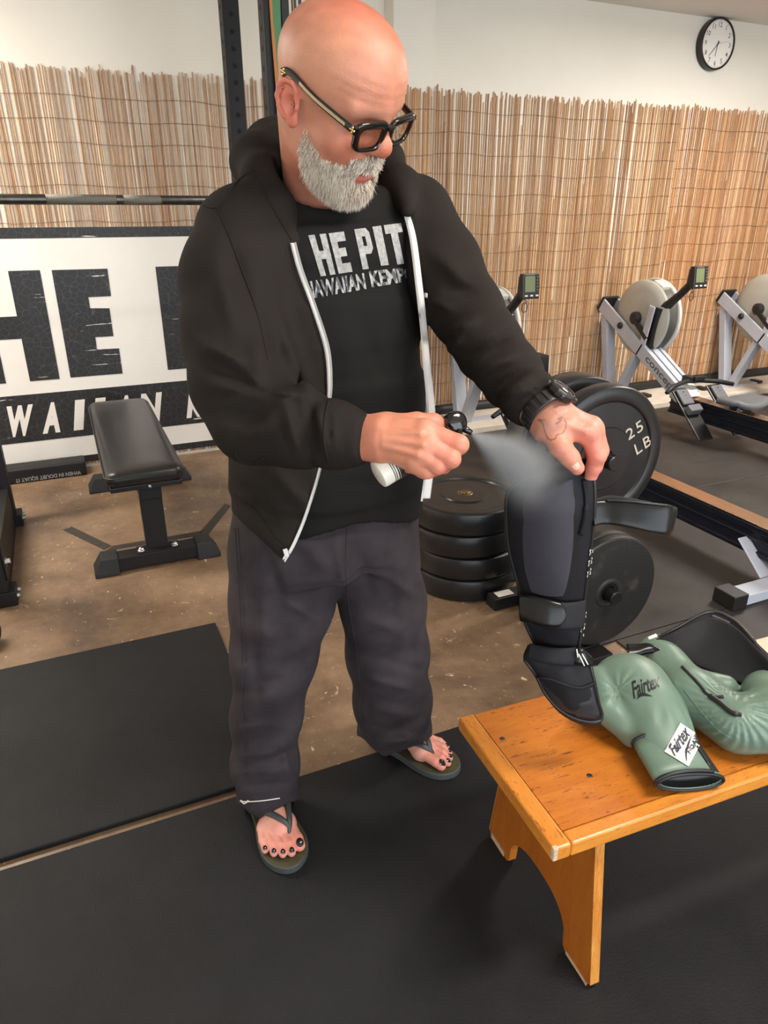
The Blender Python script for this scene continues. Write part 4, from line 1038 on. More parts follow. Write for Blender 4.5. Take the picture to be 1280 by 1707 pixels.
TV3, TF3 = unit_text('Fairtex', 0.015, 0.6)
decal('printed_lettering', TV3, TF3, [(1057, 1166), (1104, 1143), (1096, 1122), (1046, 1138)], tr1, 0.0012, M['glove_ink'], g1)
SW = SV.copy(); decal('swoosh_mark', SW, SFc, [(1062, 1172), (1090, 1168), (1084, 1150), (1056, 1148)], tr1, 0.0012, M['glove_ink'], g1)
# second glove, palm side towards us, fist curled at the right
g2 = thing('boxing_glove', 'sage green boxing glove with curled pleated fist at the right edge', 'boxing glove', (1.08, 0.80, BZ), 0, 'pair of green boxing gloves')
pA, pB, pC = np.array([1.135, 0.985, BZ+0.052]), np.array([1.088, 0.845, BZ+0.056]), np.array([1.098, 0.735, BZ+0.056])
pF = np.array([1.175, 0.705, BZ+0.068]); pG = np.array([1.215, 0.765, BZ+0.072])
cP = flr(1222, 1176, BZ+0.11)
g2ax = nrm(cP-CAM)
def g2f(P):
    d = sd_chain(P, [pA, pB, pC], [0.048, 0.050, 0.055], 0.03)
    d = smin(d, sd_ell(P, pF, (0.085, 0.062, 0.066)), 0.035)
    d = smin(d, sd_cap(P, pF, pG, 0.062, 0.050), 0.02)
    th = sd_chain(P, [pB+[0.045, 0.0, 0.015], np.array([1.160, 0.822, BZ+0.070])], [0.026, 0.024])
    d = smin(d, th, 0.012)
    v = P-cP.astype(np.float32); r = np.linalg.norm(v, axis=1); an = np.arctan2(v[:, 2]*0.8+v[:, 1]*0.5, v[:, 0]-v[:, 1]*0.3)
    d = d+0.0024*np.sin(an*26)*np.exp(-((r-0.055)/0.030)**2)
    q = np.abs((P-pB.astype(np.float32))@np.array([0.3, -0.95, 0.1], np.float32))
    return d+0.001*wob(P, 40, 5)
V, F = surf(g2f, (1.0, 0.60, BZ-0.02), (1.34, 1.08, BZ+0.17), 0.0032); V = smooth(V, F, 2); V[:, 2] = np.maximum(V[:, 2], BZ+0.001)
g2b = mesh_np('fist', V, F, M['glove'], g2)
tr2 = tree_of(g2b)
def px_tube(name, pts, r, m, parent, tree, lift=0.001, n=26, sides=6):
    pts = cr(np.array(pts, float), n); P = [hit(tree, x, y, lift) for x, y in pts]; P = [p for p in P if p is not None]
    return obj(name, MB().tube(P, r, sides), m, parent)
px_tube('binding', [(1137, 1112), (1158, 1133), (1183, 1160), (1206, 1162)], 0.0035, M['black_trim'], g2, tr2)
px_tube('palm_slit', [(1183, 1160), (1200, 1172), (1220, 1188), (1236, 1192)], [0.003]+[0.006]*20+[0.004]*5, M['black_trim'], g2, tr2)
px_tube('seam', [(1140, 1150), (1168, 1185), (1195, 1215), (1222, 1232)], 0.0009, M['glove'], g2, tr2)
# ---------------------------------------------------------------- shin guards
M['neoprene'] = mat('black_neoprene', rgb(24, 24, 28), 0.62, bump=0.10, bscale=260, spec=0.25)
M['lining'] = mat('dark_lining_fabric', rgb(52, 50, 58), 0.5, bump=0.08, bscale=300, spec=0.25, sheen=0.08)
M['patent'] = mat('glossy_black_strap', rgb(20, 20, 21), 0.24, spec=0.35, bump=0.06, bscale=40)
M['white_print'] = mat('white_woven_print', rgb(230, 228, 222), 0.6)
# the second guard, lying on the bench behind the gloves
sg = thing('shin_guard', 'black shin guard lying on the bench behind the green gloves', 'shin guard', (1.25, 0.92, BZ), 0, 'pair of black shin guards')
Bp = [(1079, 1086, .475), (1120, 1104, .475), (1165, 1128, .475), (1215, 1150, .475), (1262, 1160, .475), (1310, 1172, .475)]
Tp = [(1082, 1068, .50), (1128, 1045, .535), (1180, 1018, .555), (1222, 1030, .56), (1262, 1072, .56), (1306, 1118, .55)]
mb = sheet(MB(), [flr(*p) for p in Tp], [flr(*p) for p in Bp], 0.035, [0.0, -0.008, -0.014, -0.014, -0.01, 0.0], 28, 16)
sgb = obj('padded_shell', mb, M['neoprene'], sg)
trs = tree_of(sgb)
mid = lambda a, b, k: tuple(np.array(a)*(1-k)+np.array(b)*k)
obj('inner_lining', sheet(MB(), [flr(*mid(t, b, 0.10))+(CAM-flr(*mid(t, b, 0.1)))*0.012 for t, b in zip(Tp, Bp)], [flr(*mid(t, b, 0.86))+(CAM-flr(*mid(t, b, 0.86)))*0.012 for t, b in zip(Tp, Bp)], 0.012, [0.0, -0.004, -0.008, -0.008, -0.004, 0.0], 24, 12), M['neoprene'], sg)
px_tube('edge_binding', [(1084, 1070), (1128, 1047), (1180, 1021), (1222, 1033), (1258, 1070)], 0.004, M['black_trim'], sg, trs, 0.0)
px_tube('woven_tab', [(1187, 1027), (1200, 1032), (1216, 1039)], 0.003, mat('grey_tab', rgb(80, 80, 84), 0.5), sg, trs, 0.001, 10)
sp0 = [flr(1044, 1074, .50), flr(1062, 1074, .50), flr(1085, 1073, .505), flr(1120, 1092, .50), flr(1170, 1115, .49), flr(1225, 1138, .48), flr(1275, 1152, .48)]
sp1 = [flr(1046, 1095, .49), flr(1064, 1094, .49), flr(1090, 1090, .49), flr(1125, 1103, .485), flr(1175, 1132, .475), flr(1228, 1156, .47), flr(1278, 1168, .47)]
tow = lambda L_, k: [p+(CAM-p)*k for p in L_]
obj('strap', sheet(MB(), tow(sp0, 0.014), tow(sp1, 0.014), 0.008, 0.004, 30, 8), M['patent'], sg)
obj('logo_tab', sheet(MB(), tow([flr(1079, 1062, .515), flr(1093, 1056, .52)], 0.025), tow([flr(1082, 1066, .515), flr(1096, 1061, .52)], 0.025), 0.002, 0, 6, 6), M['white_print'], sg)
for k, (x, y) in enumerate([(1172, 1127), (1180, 1132), (1190, 1136), (1199, 1141), (1208, 1145), (1217, 1149)]):
    c_ = flr(x, y+4, .485); obj('printed_mark', MB().box(c_+(CAM-c_)*0.02, (0.005, 0.001, 0.004)), mat('brown_print', rgb(110, 70, 50), 0.6) if k == 0 else bpy.data.materials['brown_print'], sg)
# the guard held up by its top corner
DG = lambda y: 1.10+(y-770)*0.00056
hg = thing('shin_guard', 'black shin guard held up by the man, straps hanging', 'shin guard', tuple(dep(930, 990, DG(990))), 0, 'pair of black shin guards')
gL = [(903, 782), (862, 803), (843, 822), (841, 856), (844, 905), (854, 950), (866, 992), (872, 1035), (889, 1074)]
gR = [(978, 764), (988, 778), (993, 802), (994, 842), (989, 900), (982, 955), (976, 1005), (972, 1050), (966, 1082)]
gd = [DG(y) for y in (775, 795, 815, 850, 903, 953, 1000, 1043, 1078)]
Lp, Rp = pxs(gL, [d+0.02 for d in gd]), pxs(gR, [d+0.0 for d in gd])
def rip(v, u): return 0.0015*math.sin(u*5+v*9)+0.002*math.exp(-((v-0.86)/0.03)**2)*math.sin(u*6)
hgb = obj('padded_shell', sheet(MB(), Lp, Rp, [0.010, 0.016, 0.024, 0.028, 0.028, 0.026, 0.022, 0.016, 0.012], [0.004, 0.010, 0.020, 0.024, 0.022, 0.020, 0.018, 0.014, 0.010], 60, 26, ripple=rip), M['neoprene'], hg)
trh = tree_of(hgb)
# raised inner cushion
cL = [(922, 800), (872, 818), (860, 850), (860, 905), (868, 950), (879, 985)]; cR = [(958, 796), (962, 818), (964, 850), (962, 905), (956, 955), (950, 992)]
CLp = [hit(trh, x, y, -0.004) for x, y in cL]; CRp = [hit(trh, x, y, -0.004) for x, y in cR]
cush = obj('inner_cushion', sheet(MB(), CLp, CRp, 0.014, [0.004, 0.012, 0.015, 0.015, 0.013, 0.006], 40, 24, 2), M['lining'], hg)
out = [(903, 783), (864, 805), (846, 824), (843.5, 856), (846.5, 905), (856.5, 950), (868.5, 992), (874.5, 1035), (891, 1072)]
px_tube('edge_binding', out, 0.0035, M['black_trim'], hg, trh, 0.0, 40)
outr = [(985, 778), (990, 802), (991, 842), (986, 900), (979, 955), (973, 1005), (969, 1050), (963.5, 1080)]
px_tube('edge_binding', outr, 0.0035, M['black_trim'], hg, trh, 0.0, 40)
px_tube('edge_fold', [(972, 800), (976, 830), (975, 858), (968, 890)], [0.004]*13+[0.006]*13, M['neoprene'], hg, trh, 0.001, 26)
# foot flap
fL = [(880, 1074), (872, 1098), (890, 1122), (908, 1158), (931, 1185), (962, 1202)]; fR = [(968, 1080), (984, 1100), (993, 1135), (1000, 1170), (1006, 1193), (1001, 1206)]
fd = [1.272, 1.268, 1.275, 1.29, 1.305, 1.315]
obj('foot_flap', sheet(MB(), pxs(fL, [d+0.012 for d in fd]), pxs(fR, fd), [0.014, 0.016, 0.018, 0.018, 0.016, 0.010], [0.004, 0.012, 0.018, 0.018, 0.012, 0.004], 40, 22, ripple=lambda v, u: 0.0016*math.sin(u*7+v*4)*(1-v)), M['neoprene'], hg)
flp = [o for o in hg.children if o.name.startswith('foot_flap')][-1]; trf = tree_of(flp)
px_tube('edge_binding', [(874, 1100), (892, 1124), (910, 1158), (933, 1183), (963, 1199), (995, 1203), (1003, 1192), (997, 1170), (990, 1135), (982, 1103)], 0.0036, M['black_trim'], hg, trf, 0.0, 60)
px_tube('pocket_hem', [(897, 1128), (918, 1132), (945, 1142), (968, 1146), (990, 1138)], 0.0028, M['neoprene'], hg, trf, 0.0015, 24)
pL = [(899, 1134), (913, 1160), (935, 1182), (964, 1196)]; pR = [(988, 1146), (994, 1170), (999, 1190), (993, 1198)]
obj('flap_pocket', sheet(MB(), [hit(trf, x, y, 0.0) for x, y in pL], [hit(trf, x, y, 0.0) for x, y in pR], 0.008, [0.004, 0.010, 0.008, 0.0], 24, 16), M['steel_dark'] if False else mat('black_grip_leather', rgb(36, 36, 39), 0.42, bump=0.06, bscale=200), hg)
# straps
def strap(name, top, bot, ds, m, th=0.006, bg=0.0, n=24, parent=None):
    return obj(name, sheet(MB(), pxs(top, ds), pxs(bot, ds), th, bg, n, 10), m, parent or hg)
strap('elastic_band', [(866, 990), (905, 997), (940, 1004), (976, 1000)], [(872, 1036), (905, 1043), (940, 1050), (972, 1048)], [1.218, 1.192, 1.192, 1.206], M['neoprene'], 0.006, 0.001)
vp = strap('fastening_tab', [(866, 992), (885, 992), (912, 999), (934, 1005), (941, 1013)], [(868, 1036), (886, 1040), (910, 1045), (932, 1045), (941, 1035)], [1.213, 1.198, 1.186, 1.183, 1.186], M['patent'], 0.006, 0.001)
strap('elastic_band', [(884, 1072), (912, 1078), (940, 1080), (962, 1078)], [(880, 1100), (908, 1106), (936, 1110), (961, 1110)], [1.258, 1.246, 1.246, 1.255], M['neoprene'], 0.006, 0.001)
strap('buckle_tab', [(960, 1078), (972, 1082), (984, 1092)], [(956, 1108), (966, 1110), (984, 1112)], [1.254, 1.250, 1.262], M['patent'], 0.008, 0.002)
for a, b in (((961, 1082), (963, 1096)), ((964, 1090), (974, 1110)), ((970, 1090), (980, 1108))):
    obj('white_stitch', MB().tube([dep(*a, 1.243), dep(*b, 1.243)], 0.0012, 5), M['white_print'], hg)
strap('long_strap', [(986, 836), (1008, 834), (1040, 835), (1080, 838), (1112, 841), (1128, 846), (1122, 850)], [(990, 878), (1008, 874), (1040, 878), (1078, 886), (1106, 891), (1118, 892), (1112, 890)], [1.14, 1.146, 1.138, 1.132, 1.138, 1.156, 1.19], M['patent'], 0.005, 0.0, 44)
strap('long_strap', [(990, 832), (1015, 826), (1050, 830), (1090, 838), (1122, 848)], [(994, 870), (1016, 866), (1050, 872), (1090, 880), (1116, 888)], [1.165, 1.185, 1.20, 1.205, 1.195], M['neoprene'], 0.005, 0.0, 30)
px_tube('strap_hem', [(1010, 835), (1040, 836), (1080, 839.5), (1108, 842.5)], 0.002, M['black_trim'], hg, tree_of([o for o in hg.children if o.name.startswith('long_strap')][0]), 0.001, 20)
marks = MB(); r_ = np.random.default_rng(3)
for k in range(27):
    t = k/26; x = 983.5+(966.5-983.5)*t; y = 918+(1076-918)*t
    P = [hit(trh, x+dx, y+dy, 0.0024) for dx, dy in ((-2.0, -2.2), (2.2, -1.6), (1.8, 2.2), (-2.4, 1.6))]
    if any(p is None for p in P): continue
    if k % 3 == 0:
        for a, b in ((0, 1), (1, 2), (2, 3), (3, 0)): marks.tube([P[a], P[b]], 0.0007, 4)
    elif k % 3 == 1: marks.tube([P[0]*0.6+P[3]*0.4, P[0]*0.2+P[3]*0.8], 0.0007, 4).tube([P[0], P[1]*0.5+P[0]*0.5], 0.0007, 4)
    else: marks.tube([P[1], P[2]], 0.0007, 4)
tag(obj('printed_marks', marks, M['white_print'], hg), kind='stuff')
# ================================================================ the man
pn = thing('person', 'bald man with grey beard and black glasses in open black hoodie, spraying a shin guard', 'person', (0.46, 1.34, MH))
M['skin'] = mat('skin', (0.6, 0.35, 0.25), 0.46, spec=0.4, attr='tint', sss=0.0, bump=0.16, bscale=420, var=0.13, vscale=42)
M['hoodie'] = mat('black_sweat_fleece', rgb(38, 34, 31), 0.9, spec=0.12, bump=0.16, bscale=340, var=0.06, vscale=7)
M['tee'] = mat('black_cotton_jersey', rgb(24, 23, 22), 0.9, spec=0.2, bump=0.06, bscale=380)
M['denim'] = mat('washed_black_canvas', rgb(42, 37, 40), 0.9, spec=0.25, col2=rgb(66, 60, 64), vscale=6, bump=0.12, bscale=330)
# ---------------------------------------------------------------- head
HR = np.array([[0.87583, 0.46911, 0.11339], [0.44486, -0.69359, -0.56661], [0.18715, -0.54669, 0.81615]])
HT = np.array([0.42958, 1.16112, 1.57310])
def h3(x, y, z): return HT+HR@np.array([x, y, z])
NB = dep(533, 330, 1.24)              # base of the neck
def headf(P):
    q = local(P, HT, HR); x, y, z = q[:, 0], q[:, 1], q[:, 2]; ax = np.abs(x); qs = np.stack([ax, y, z], 1)
    d = sd_ell(q, (0, -0.004, 0.046), (0.0785, 0.101, 0.084))
    d = smin(d, sd_ell(q, (0, 0.022, 0.060), (0.073, 0.079, 0.066)), 0.03)
    d = smin(d, sd_ell(q, (0, 0.034, -0.018), (0.062, 0.062, 0.088)), 0.03)
    d = smin(d, sd_ell(q, (0, 0.030, -0.064), (0.059, 0.060, 0.046)), 0.03)
    d = smin(d, sd_ell(q, (0, 0.074, -0.089), (0.030, 0.024, 0.022)), 0.03)
    d = smin(d, sd_ell(qs, (0.043, 0.066, -0.018), (0.027, 0.024, 0.024)), 0.025)           # cheeks
    d = smin(d, sd_cap(qs, (0.006, 0.094, 0.040), (0.050, 0.078, 0.038), 0.010, 0.009), 0.016)  # brows
    d = smax(d, -sd_ell(qs, (0.034, 0.104, 0.016), (0.019, 0.018, 0.014)), 0.012)             # sockets
    d = smin(d, sd_ell(qs, (0.033, 0.074, 0.013), (0.0155, 0.0155, 0.0125)), 0.004)           # lidded eyes
    d = smin(d, sd_cap(q, (0, 0.094, 0.026), (0, 0.110, -0.001), 0.0085, 0.0115), 0.014)      # nose bridge
    d = smin(d, sd_ell(q, (0, 0.112, -0.0085), (0.0155, 0.015, 0.0135)), 0.010)
    d = smin(d, sd_ell(qs, (0.0145, 0.101, -0.0125), (0.0095, 0.011, 0.009)), 0.008)
    d = smax(d, -sd_ell(qs, (0.0075, 0.108, -0.0235), (0.0042, 0.006, 0.006)), 0.003)          # nostrils
    d = smin(d, sd_ell(q, (0, 0.087, -0.045), (0.030, 0.016, 0.020)), 0.016)                  # mouth mound
    d = smin(d, sd_ell(q, (0, 0.100, -0.0500), (0.022, 0.0075, 0.0050)), 0.006)
    d = smin(d, sd_ell(q, (0, 0.0985, -0.0620), (0.020, 0.0095, 0.0068)), 0.006)
    d = smax(d, -sd_ell(q, (0, 0.108, -0.0557), (0.019, 0.010, 0.0024)), 0.003)               # parted lips
    # forehead lines
    fm = np.exp(-((y-0.082)/0.03)**2)*np.exp(-((z-0.068)/0.022)**2); d = d+0.00028*fm*np.sin(z*520+np.cos(x*40)*1.2)
    # ears
    er = math.radians(14); cE, sE = math.cos(er), math.sin(er)
    e = np.stack([ax-0.079, (y+0.010)*cE+(z-0.0)*sE, -(y+0.010)*sE+(z-0.0)*cE], 1)
    tl = e.copy(); tl[:, 0] = (e[:, 0]-0.12*(-e[:, 1])-0.003)
    tl = tl/np.float32(0.90)
    ear = sd_ell(tl, (-0.001, 0, 0.004), (0.0050, 0.0190, 0.029))
    ear = smin(ear, sd_ell(tl, (0.001, 0.008, -0.024), (0.0055, 0.0105, 0.012)), 0.008)
    ear = smax(ear, -sd_ell(tl, (0.004, 0.004, -0.002), (0.0075, 0.0095, 0.0150)), 0.003)
    ear = smin(ear, sd_chain(tl, [(0.001, 0.013, 0.004), (0.003, 0.014, 0.020), (0.004, 0.006, 0.0315), (0.0045, -0.008, 0.0315), (0.005, -0.0185, 0.022), (0.005, -0.0215, 0.006), (0.0045, -0.0175, -0.010), (0.003, -0.008, -0.022)], [0.0030, 0.0036, 0.0040, 0.0042, 0.0042, 0.0040, 0.0036, 0.0036], 0.002), 0.0025)
    ear = smin(ear, sd_chain(tl, [(0.002, -0.004, 0.022), (0.004, -0.010, 0.010), (0.004, -0.0105, -0.004), (0.003, -0.004, -0.015)], [0.0025, 0.0032, 0.0032, 0.0028], 0.002), 0.003)
    ear = smin(ear, sd_sph(tl, (0.002, 0.0155, -0.004), 0.0042), 0.003)
    d = smin(d, ear*0.90, 0.006)
    d = smin(d, sd_cap(q, (0, -0.028, -0.03), local(NB[None], HT, HR)[0], 0.058, 0.062), 0.03)
    return d
hc = h3(0, 0, 0)
V, F = surf(headf, hc-[0.16, 0.17, 0.24], hc+[0.16, 0.16, 0.17], 0.0024); V = smooth(V, F, 1, 0.4)
q = local(V, HT, HR); x, y, z = q[:, 0], q[:, 1], q[:, 2]; ax = np.abs(x)
def lerp(a, b, t): return a+(b-a)*np.clip(t, 0, 1)[:, None]
SK = np.array(rgb(202, 136, 110)); SKR = np.array(rgb(188, 92, 68)); SKP = np.array(rgb(212, 156, 124))
ch = np.tile(SK, (len(V), 1))
g_ = lambda c, s: np.exp(-(((x-c[0])/s[0])**2+((y-c[1])/s[1])**2+((z-c[2])/s[2])**2))
ch = lerp(ch, SKP, 0.6*g_((-0.07, 0.01, 0.07), (0.03, 0.06, 0.05)))
ch = lerp(ch, SKR, 0.9*g_((0.02, 0.0, 0.13), (0.065, 0.10, 0.06))*(0.6+0.4*wob(q, 40, 3)))
ch = lerp(ch, SKR, 0.5*(np.exp(-((ax-0.05)/0.025)**2-((y-0.075)/0.03)**2-((z+0.02)/0.025)**2)))
ch = lerp(ch, SKR, 0.7*g_((0, 0.121, -0.0085), (0.02, 0.02, 0.016)))
ch = lerp(ch, np.array(rgb(214, 116, 96)), 0.7*((ax > 0.0785) & (y < 0.012) & (z < 0.04) & (z > -0.045)))
ch = lerp(ch, np.array(rgb(196, 120, 96)), 0.4*((y < 0.02) & (z < -0.05)))
lipm = np.exp(-((x/0.023)**4+((z+0.056)/0.0115)**4))*(y > 0.094); ch = lerp(ch, np.array(rgb(190, 96, 88)), lipm)
ch = lerp(ch, np.array(rgb(70, 34, 32)), np.exp(-((x/0.018)**4+((z+0.0557)/0.0024)**2))*(y > 0.088))
ch = lerp(ch, np.array(rgb(96, 70, 58)), 0.75*np.exp(-((ax-0.033)/0.014)**4-((z-0.0055)/0.0013)**2)*(y > 0.082))
ch = lerp(ch, np.array(rgb(150, 112, 92)), 0.45*np.exp(-((ax-0.030)/0.022)**4-((z-0.0425-0.06*(0.03-ax))/0.0045)**2)*(y > 0.08))
ch = ch*(1+0.05*wob(q, 260, 9))[:, None]
parts_body = [(V, F, ch)]
head_tree = bvh(V, F); head_V = V
# ---------------------------------------------------------------- hands
def chain_px(pts): return [dep(a, b, c) for a, b, c in pts]
def hand_mesh(fn, pts, pad, res=0.0015):
    A = np.array(pts); V, F = surf(fn, A.min(0)-pad, A.max(0)+pad, res, 8); V = smooth(V, F, 1, 0.4); return V, F
CF1 = dep(600, 729, 1.015)            # his right wrist, inside the cuff
r_f = {'index': [(706, 718, .978), (764, 741, .968), (750, 757, 1.000), (724, 752, 1.012)],
       'middle': [(712, 741, .970), (751, 764, .966), (738, 776, .996), (716, 768, 1.008)],
       'ring': [(704, 760, .972), (729, 776, .970), (716, 786, .995), (698, 778, 1.005)],
       'pinky': [(690, 772, .978), (711, 786, .978), (700, 794, .998), (684, 786, 1.004)]}
r_r = {'index': (.0150, .0142, .0120, .0100), 'middle': (.0150, .0138, .0118, .0100), 'ring': (.0145, .0128, .0110, .0095), 'pinky': (.0135, .0112, .0098, .0088)}
r_th = [(652, 712, 1.005), (694, 706, 1.012), (722, 705, 1.028), (742, 716, 1.040)]
def rhand(P):
    w0, w1 = CF1, dep(640, 733, .998)
    d = sd_loft(P, [dep(560, 727, 1.03), w0, w1], None, [.032, .0285, .0275], [.026, .023, .020], 2.2, nrm(UPV))
    pal = None
    for a, b, ra, rb in (((640, 716, .998), (706, 718, .978), .020, .0165), ((640, 728, .994), (711, 740, .972), .021, .0165), ((638, 738, .994), (702, 759, .974), .019, .0155), ((640, 746, .996), (690, 771, .980), .016, .0140)):
        e = sd_cap(P, dep(*a), dep(*b), ra, rb); pal = e if pal is None else smin(pal, e, 0.012)
    d = smin(d, pal, 0.014)
    fing = None
    for k, pts in r_f.items():
        e = sd_chain(P, chain_px(pts), r_r[k], 0.004); fing = e if fing is None else smin(fing, e, 0.0016)
    d = smin(d, fing, 0.007)
    for k in r_f:                                   # knuckles
        p = dep(*r_f[k][0])-FWD*0.008; d = smin(d, sd_sph(P, p, 0.0085), 0.010)
    th = sd_chain(P, chain_px(r_th), (.020, .0160, .0138, .0115), 0.006); d = smin(d, th, 0.010)
    for a, b in (((640, 722, .972), (700, 722, .957)), ((640, 733, .970), (704, 741, .952)), ((640, 744, .972), (696, 758, .955))):
        d = smin(d, sd_cap(P, dep(*a), dep(*b), 0.0008, 0.0014), 0.010)
    return d+0.0004*wob(P, 190, 21)
V, F = hand_mesh(rhand, [dep(570, 690, .98), dep(775, 800, .94), dep(640, 740, 1.06), dep(760, 680, 1.03)], 0.012)
tint = np.tile(np.array(rgb(206, 136, 108)), (len(V), 1))
def pxof(V):
    v = V-CAM; zz = v@FWD; return 640+FPX*(v@RGT)/zz, 853.5-FPX*(v@UPV)/zz
X_, Y_ = pxof(V)
tint = lerp(tint, np.array(rgb(222, 132, 112)), 0.7*np.exp(-((X_-745)/28)**2)); tint = lerp(tint, np.array(rgb(200, 124, 100)), 0.5*(X_ < 628)); tint = tint*(1+0.04*wob(V, 150, 4))[:, None]
parts_body.append((V, F, tint)); rh_tree = bvh(V, F)
# left hand pinching the guard
l_f = {'index': [(981, 724, 1.072), (995, 760, 1.082), (989, 780, 1.092), (984, 797, 1.100)],
       'middle': [(990, 716, 1.092), (1000, 752, 1.108), (992, 778, 1.122), (984, 794, 1.126)],
       'ring': [(988, 712, 1.108), (999, 746, 1.126), (990, 770, 1.138), (981, 784, 1.138)],
       'pinky': [(980, 708, 1.122), (990, 736, 1.138), (984, 756, 1.146), (978, 768, 1.146)]}
l_th = [(918, 716, 1.074), (934, 744, 1.066), (950, 764, 1.068), (962, 780, 1.072)]
def lhand(P):
    d = sd_loft(P, [dep(880, 655, 1.115), dep(903, 684, 1.095), dep(922, 702, 1.090)], None, [.032, .030, .031], [.024, .023, .023], 2.2, nrm(RGT*0.6+UPV*0.8))
    pal = None
    for a, b, ra, rb in (((920, 708, 1.078), (980, 722, 1.072), .021, .0165), ((924, 700, 1.084), (988, 715, 1.090), .021, .0160), ((926, 694, 1.094), (986, 711, 1.106), .020, .0155), ((924, 690, 1.104), (978, 707, 1.120), .019, .0145)):
        e = sd_cap(P, dep(*a), dep(*b), ra, rb); pal = e if pal is None else smin(pal, e, 0.013)
    d = smin(d, pal, 0.02)
    fing = None
    for k, pts in l_f.items():
        e = sd_chain(P, chain_px(pts), dict(index=(.0150, .0142, .0118, .0095), middle=(.0148, .0138, .0115, .0095), ring=(.014, .0128, .0108, .009), pinky=(.013, .0112, .0095, .0082))[k], 0.004); fing = e if fing is None else smin(fing, e, 0.0016)
    d = smin(d, fing, 0.008)
    d = smin(d, sd_sph(P, dep(984, 722, 1.062), 0.0075), 0.010)
    th = sd_chain(P, chain_px(l_th), (.020, .0165, .0142, .0110), 0.006); d = smin(d, th, 0.010)
    for a, b in (((925, 703, 1.061), (975, 719, 1.056)), ((925, 696, 1.066), (980, 710, 1.072))): d = smin(d, sd_cap(P, dep(*a), dep(*b), 0.0016, 0.0022), 0.007)
    return d+0.0004*wob(P, 190, 23)
V, F = hand_mesh(lhand, [dep(870, 640, 1.12), dep(1010, 810, 1.04), dep(1010, 700, 1.17), dep(880, 720, 1.05)], 0.012)
X_, Y_ = pxof(V); tint = np.tile(np.array(rgb(210, 138, 114)), (len(V), 1))
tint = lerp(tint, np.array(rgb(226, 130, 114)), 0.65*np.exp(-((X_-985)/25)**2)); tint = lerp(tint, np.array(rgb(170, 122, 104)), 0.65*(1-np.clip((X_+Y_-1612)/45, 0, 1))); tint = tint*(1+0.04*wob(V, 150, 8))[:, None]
def near(pl):
    best = np.full(len(V), 1e9); pl = np.array(pl, float)
    for a, b in zip(pl[:-1], pl[1:]):
        ab = b-a; t = np.clip(((X_-a[0])*ab[0]+(Y_-a[1])*ab[1])/(ab@ab), 0, 1); best = np.minimum(best, np.hypot(X_-a[0]-t*ab[0], Y_-a[1]-t*ab[1]))
    return best
tz = lambda L_: [(860+a/4.267, 630+b/4.267) for a, b in L_]
vis = ((V-CAM)@FWD) < 1.085
for pl, wd, k in ((tz([(162, 300), (190, 320), (205, 380), (225, 430), (250, 442), (280, 432), (290, 405), (330, 395), (352, 360), (358, 320), (345, 298)]), 1.0, 0.8), (tz([(285, 325), (300, 318), (320, 300), (300, 290), (325, 285)]), 1.6, 0.7), (tz([(262, 232), (300, 262), (350, 290), (400, 290)]), 1.6, 0.25), (tz([(160, 300), (200, 300)]), 1.5, 0.6)):
    m_ = np.exp(-(near(pl)/(wd*1.15))**2)*vis; tint = lerp(tint, np.array(rgb(74, 66, 62)), k*m_)
tint = lerp(tint, np.array(rgb(120, 96, 88)), 0.45*np.exp(-(near(tz([(225, 330), (262, 372), (300, 350)]))/7)**2)*vis)
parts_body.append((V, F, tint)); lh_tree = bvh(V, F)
# ---------------------------------------------------------------- feet
def foot_axes(tip, ax_):
    y = nrm([ax_[0], ax_[1], 0]); z = np.array([0, 0, 1.0]); xx = np.cross(y, z); return np.stack([xx, y, z], 1)
SOLE = MH+0.022
feet = {}
def make_foot(tip, ax_, s, ankle):
    """local x lateral (s = side of the big toe), y forward from heel to tip, z up"""
    R = foot_axes(tip, ax_); o = np.array([tip[0], tip[1], SOLE])-R[:, 1]*0.268
    toes = [(0.032, 0.264, 0.0138), (0.0095, 0.268, 0.0102), (-0.010, 0.262, 0.0097), (-0.028, 0.250, 0.0093), (-0.044, 0.232, 0.0088)]
    def fn(P):
        q = local(P, o, R); q = q.copy(); q[:, 0] *= s
        d = sd_ell(q, (0, 0.045, 0.032), (0.032, 0.045, 0.036))
        d = smin(d, sd_cap(q, (0.0, 0.075, 0.045), (0.006, 0.19, 0.022), 0.036, 0.026), 0.03)
        d = smin(d, sd_cap(q, (0.022, 0.180, 0.018), (-0.026, 0.168, 0.015), 0.025, 0.021), 0.025)
        d = smin(d, sd_cap(q, (0, 0.060, 0.06), local(np.array(ankle)[None], o, R)[0]*np.array([s, 1, 1]), 0.037, 0.040), 0.03)
        for (tx, ty, r) in toes:
            bx = tx*0.85; t = sd_chain(q, [(bx, ty-0.062, 0.020), (tx, ty-0.030, 0.018), (tx, ty-r, r*0.95)], [r*1.15, r*0.98, r*0.98], 0.004); d = smin(d, t, 0.0035)
        d = smin(d, sd_cap(q, (0.012, 0.10, 0.062), (0.012, 0.17, 0.042), 0.003, 0.003), 0.012)
        return np.maximum(d, 0.001-q[:, 2])
    lo = o+R@np.array([0, 0.13, 0.07]); V, F = surf(fn, lo-[0.19, 0.19, 0.085], lo+[0.19, 0.19, 0.11], 0.0024); V = smooth(V, F, 1, 0.4)
    q = local(V, o, R); c = np.tile(np.array(rgb(222, 160, 142)), (len(V), 1)); c = lerp(c, np.array(rgb(228, 140, 124)), 0.8*np.clip((q[:, 1]-0.17)/0.08, 0, 1)); c = c*(1+0.04*wob(V, 120, 6))[:, None]
    parts_body.append((V, F, c)); return o, R, toes, bvh(V, F)
fr_ = make_foot((0.277, 1.160), (0.03, -1.0), -1, dep(437, 1300, 1.76))
fl_ = make_foot((0.770, 1.272), (0.52, -0.85), 1, dep(662, 1215, 1.93))
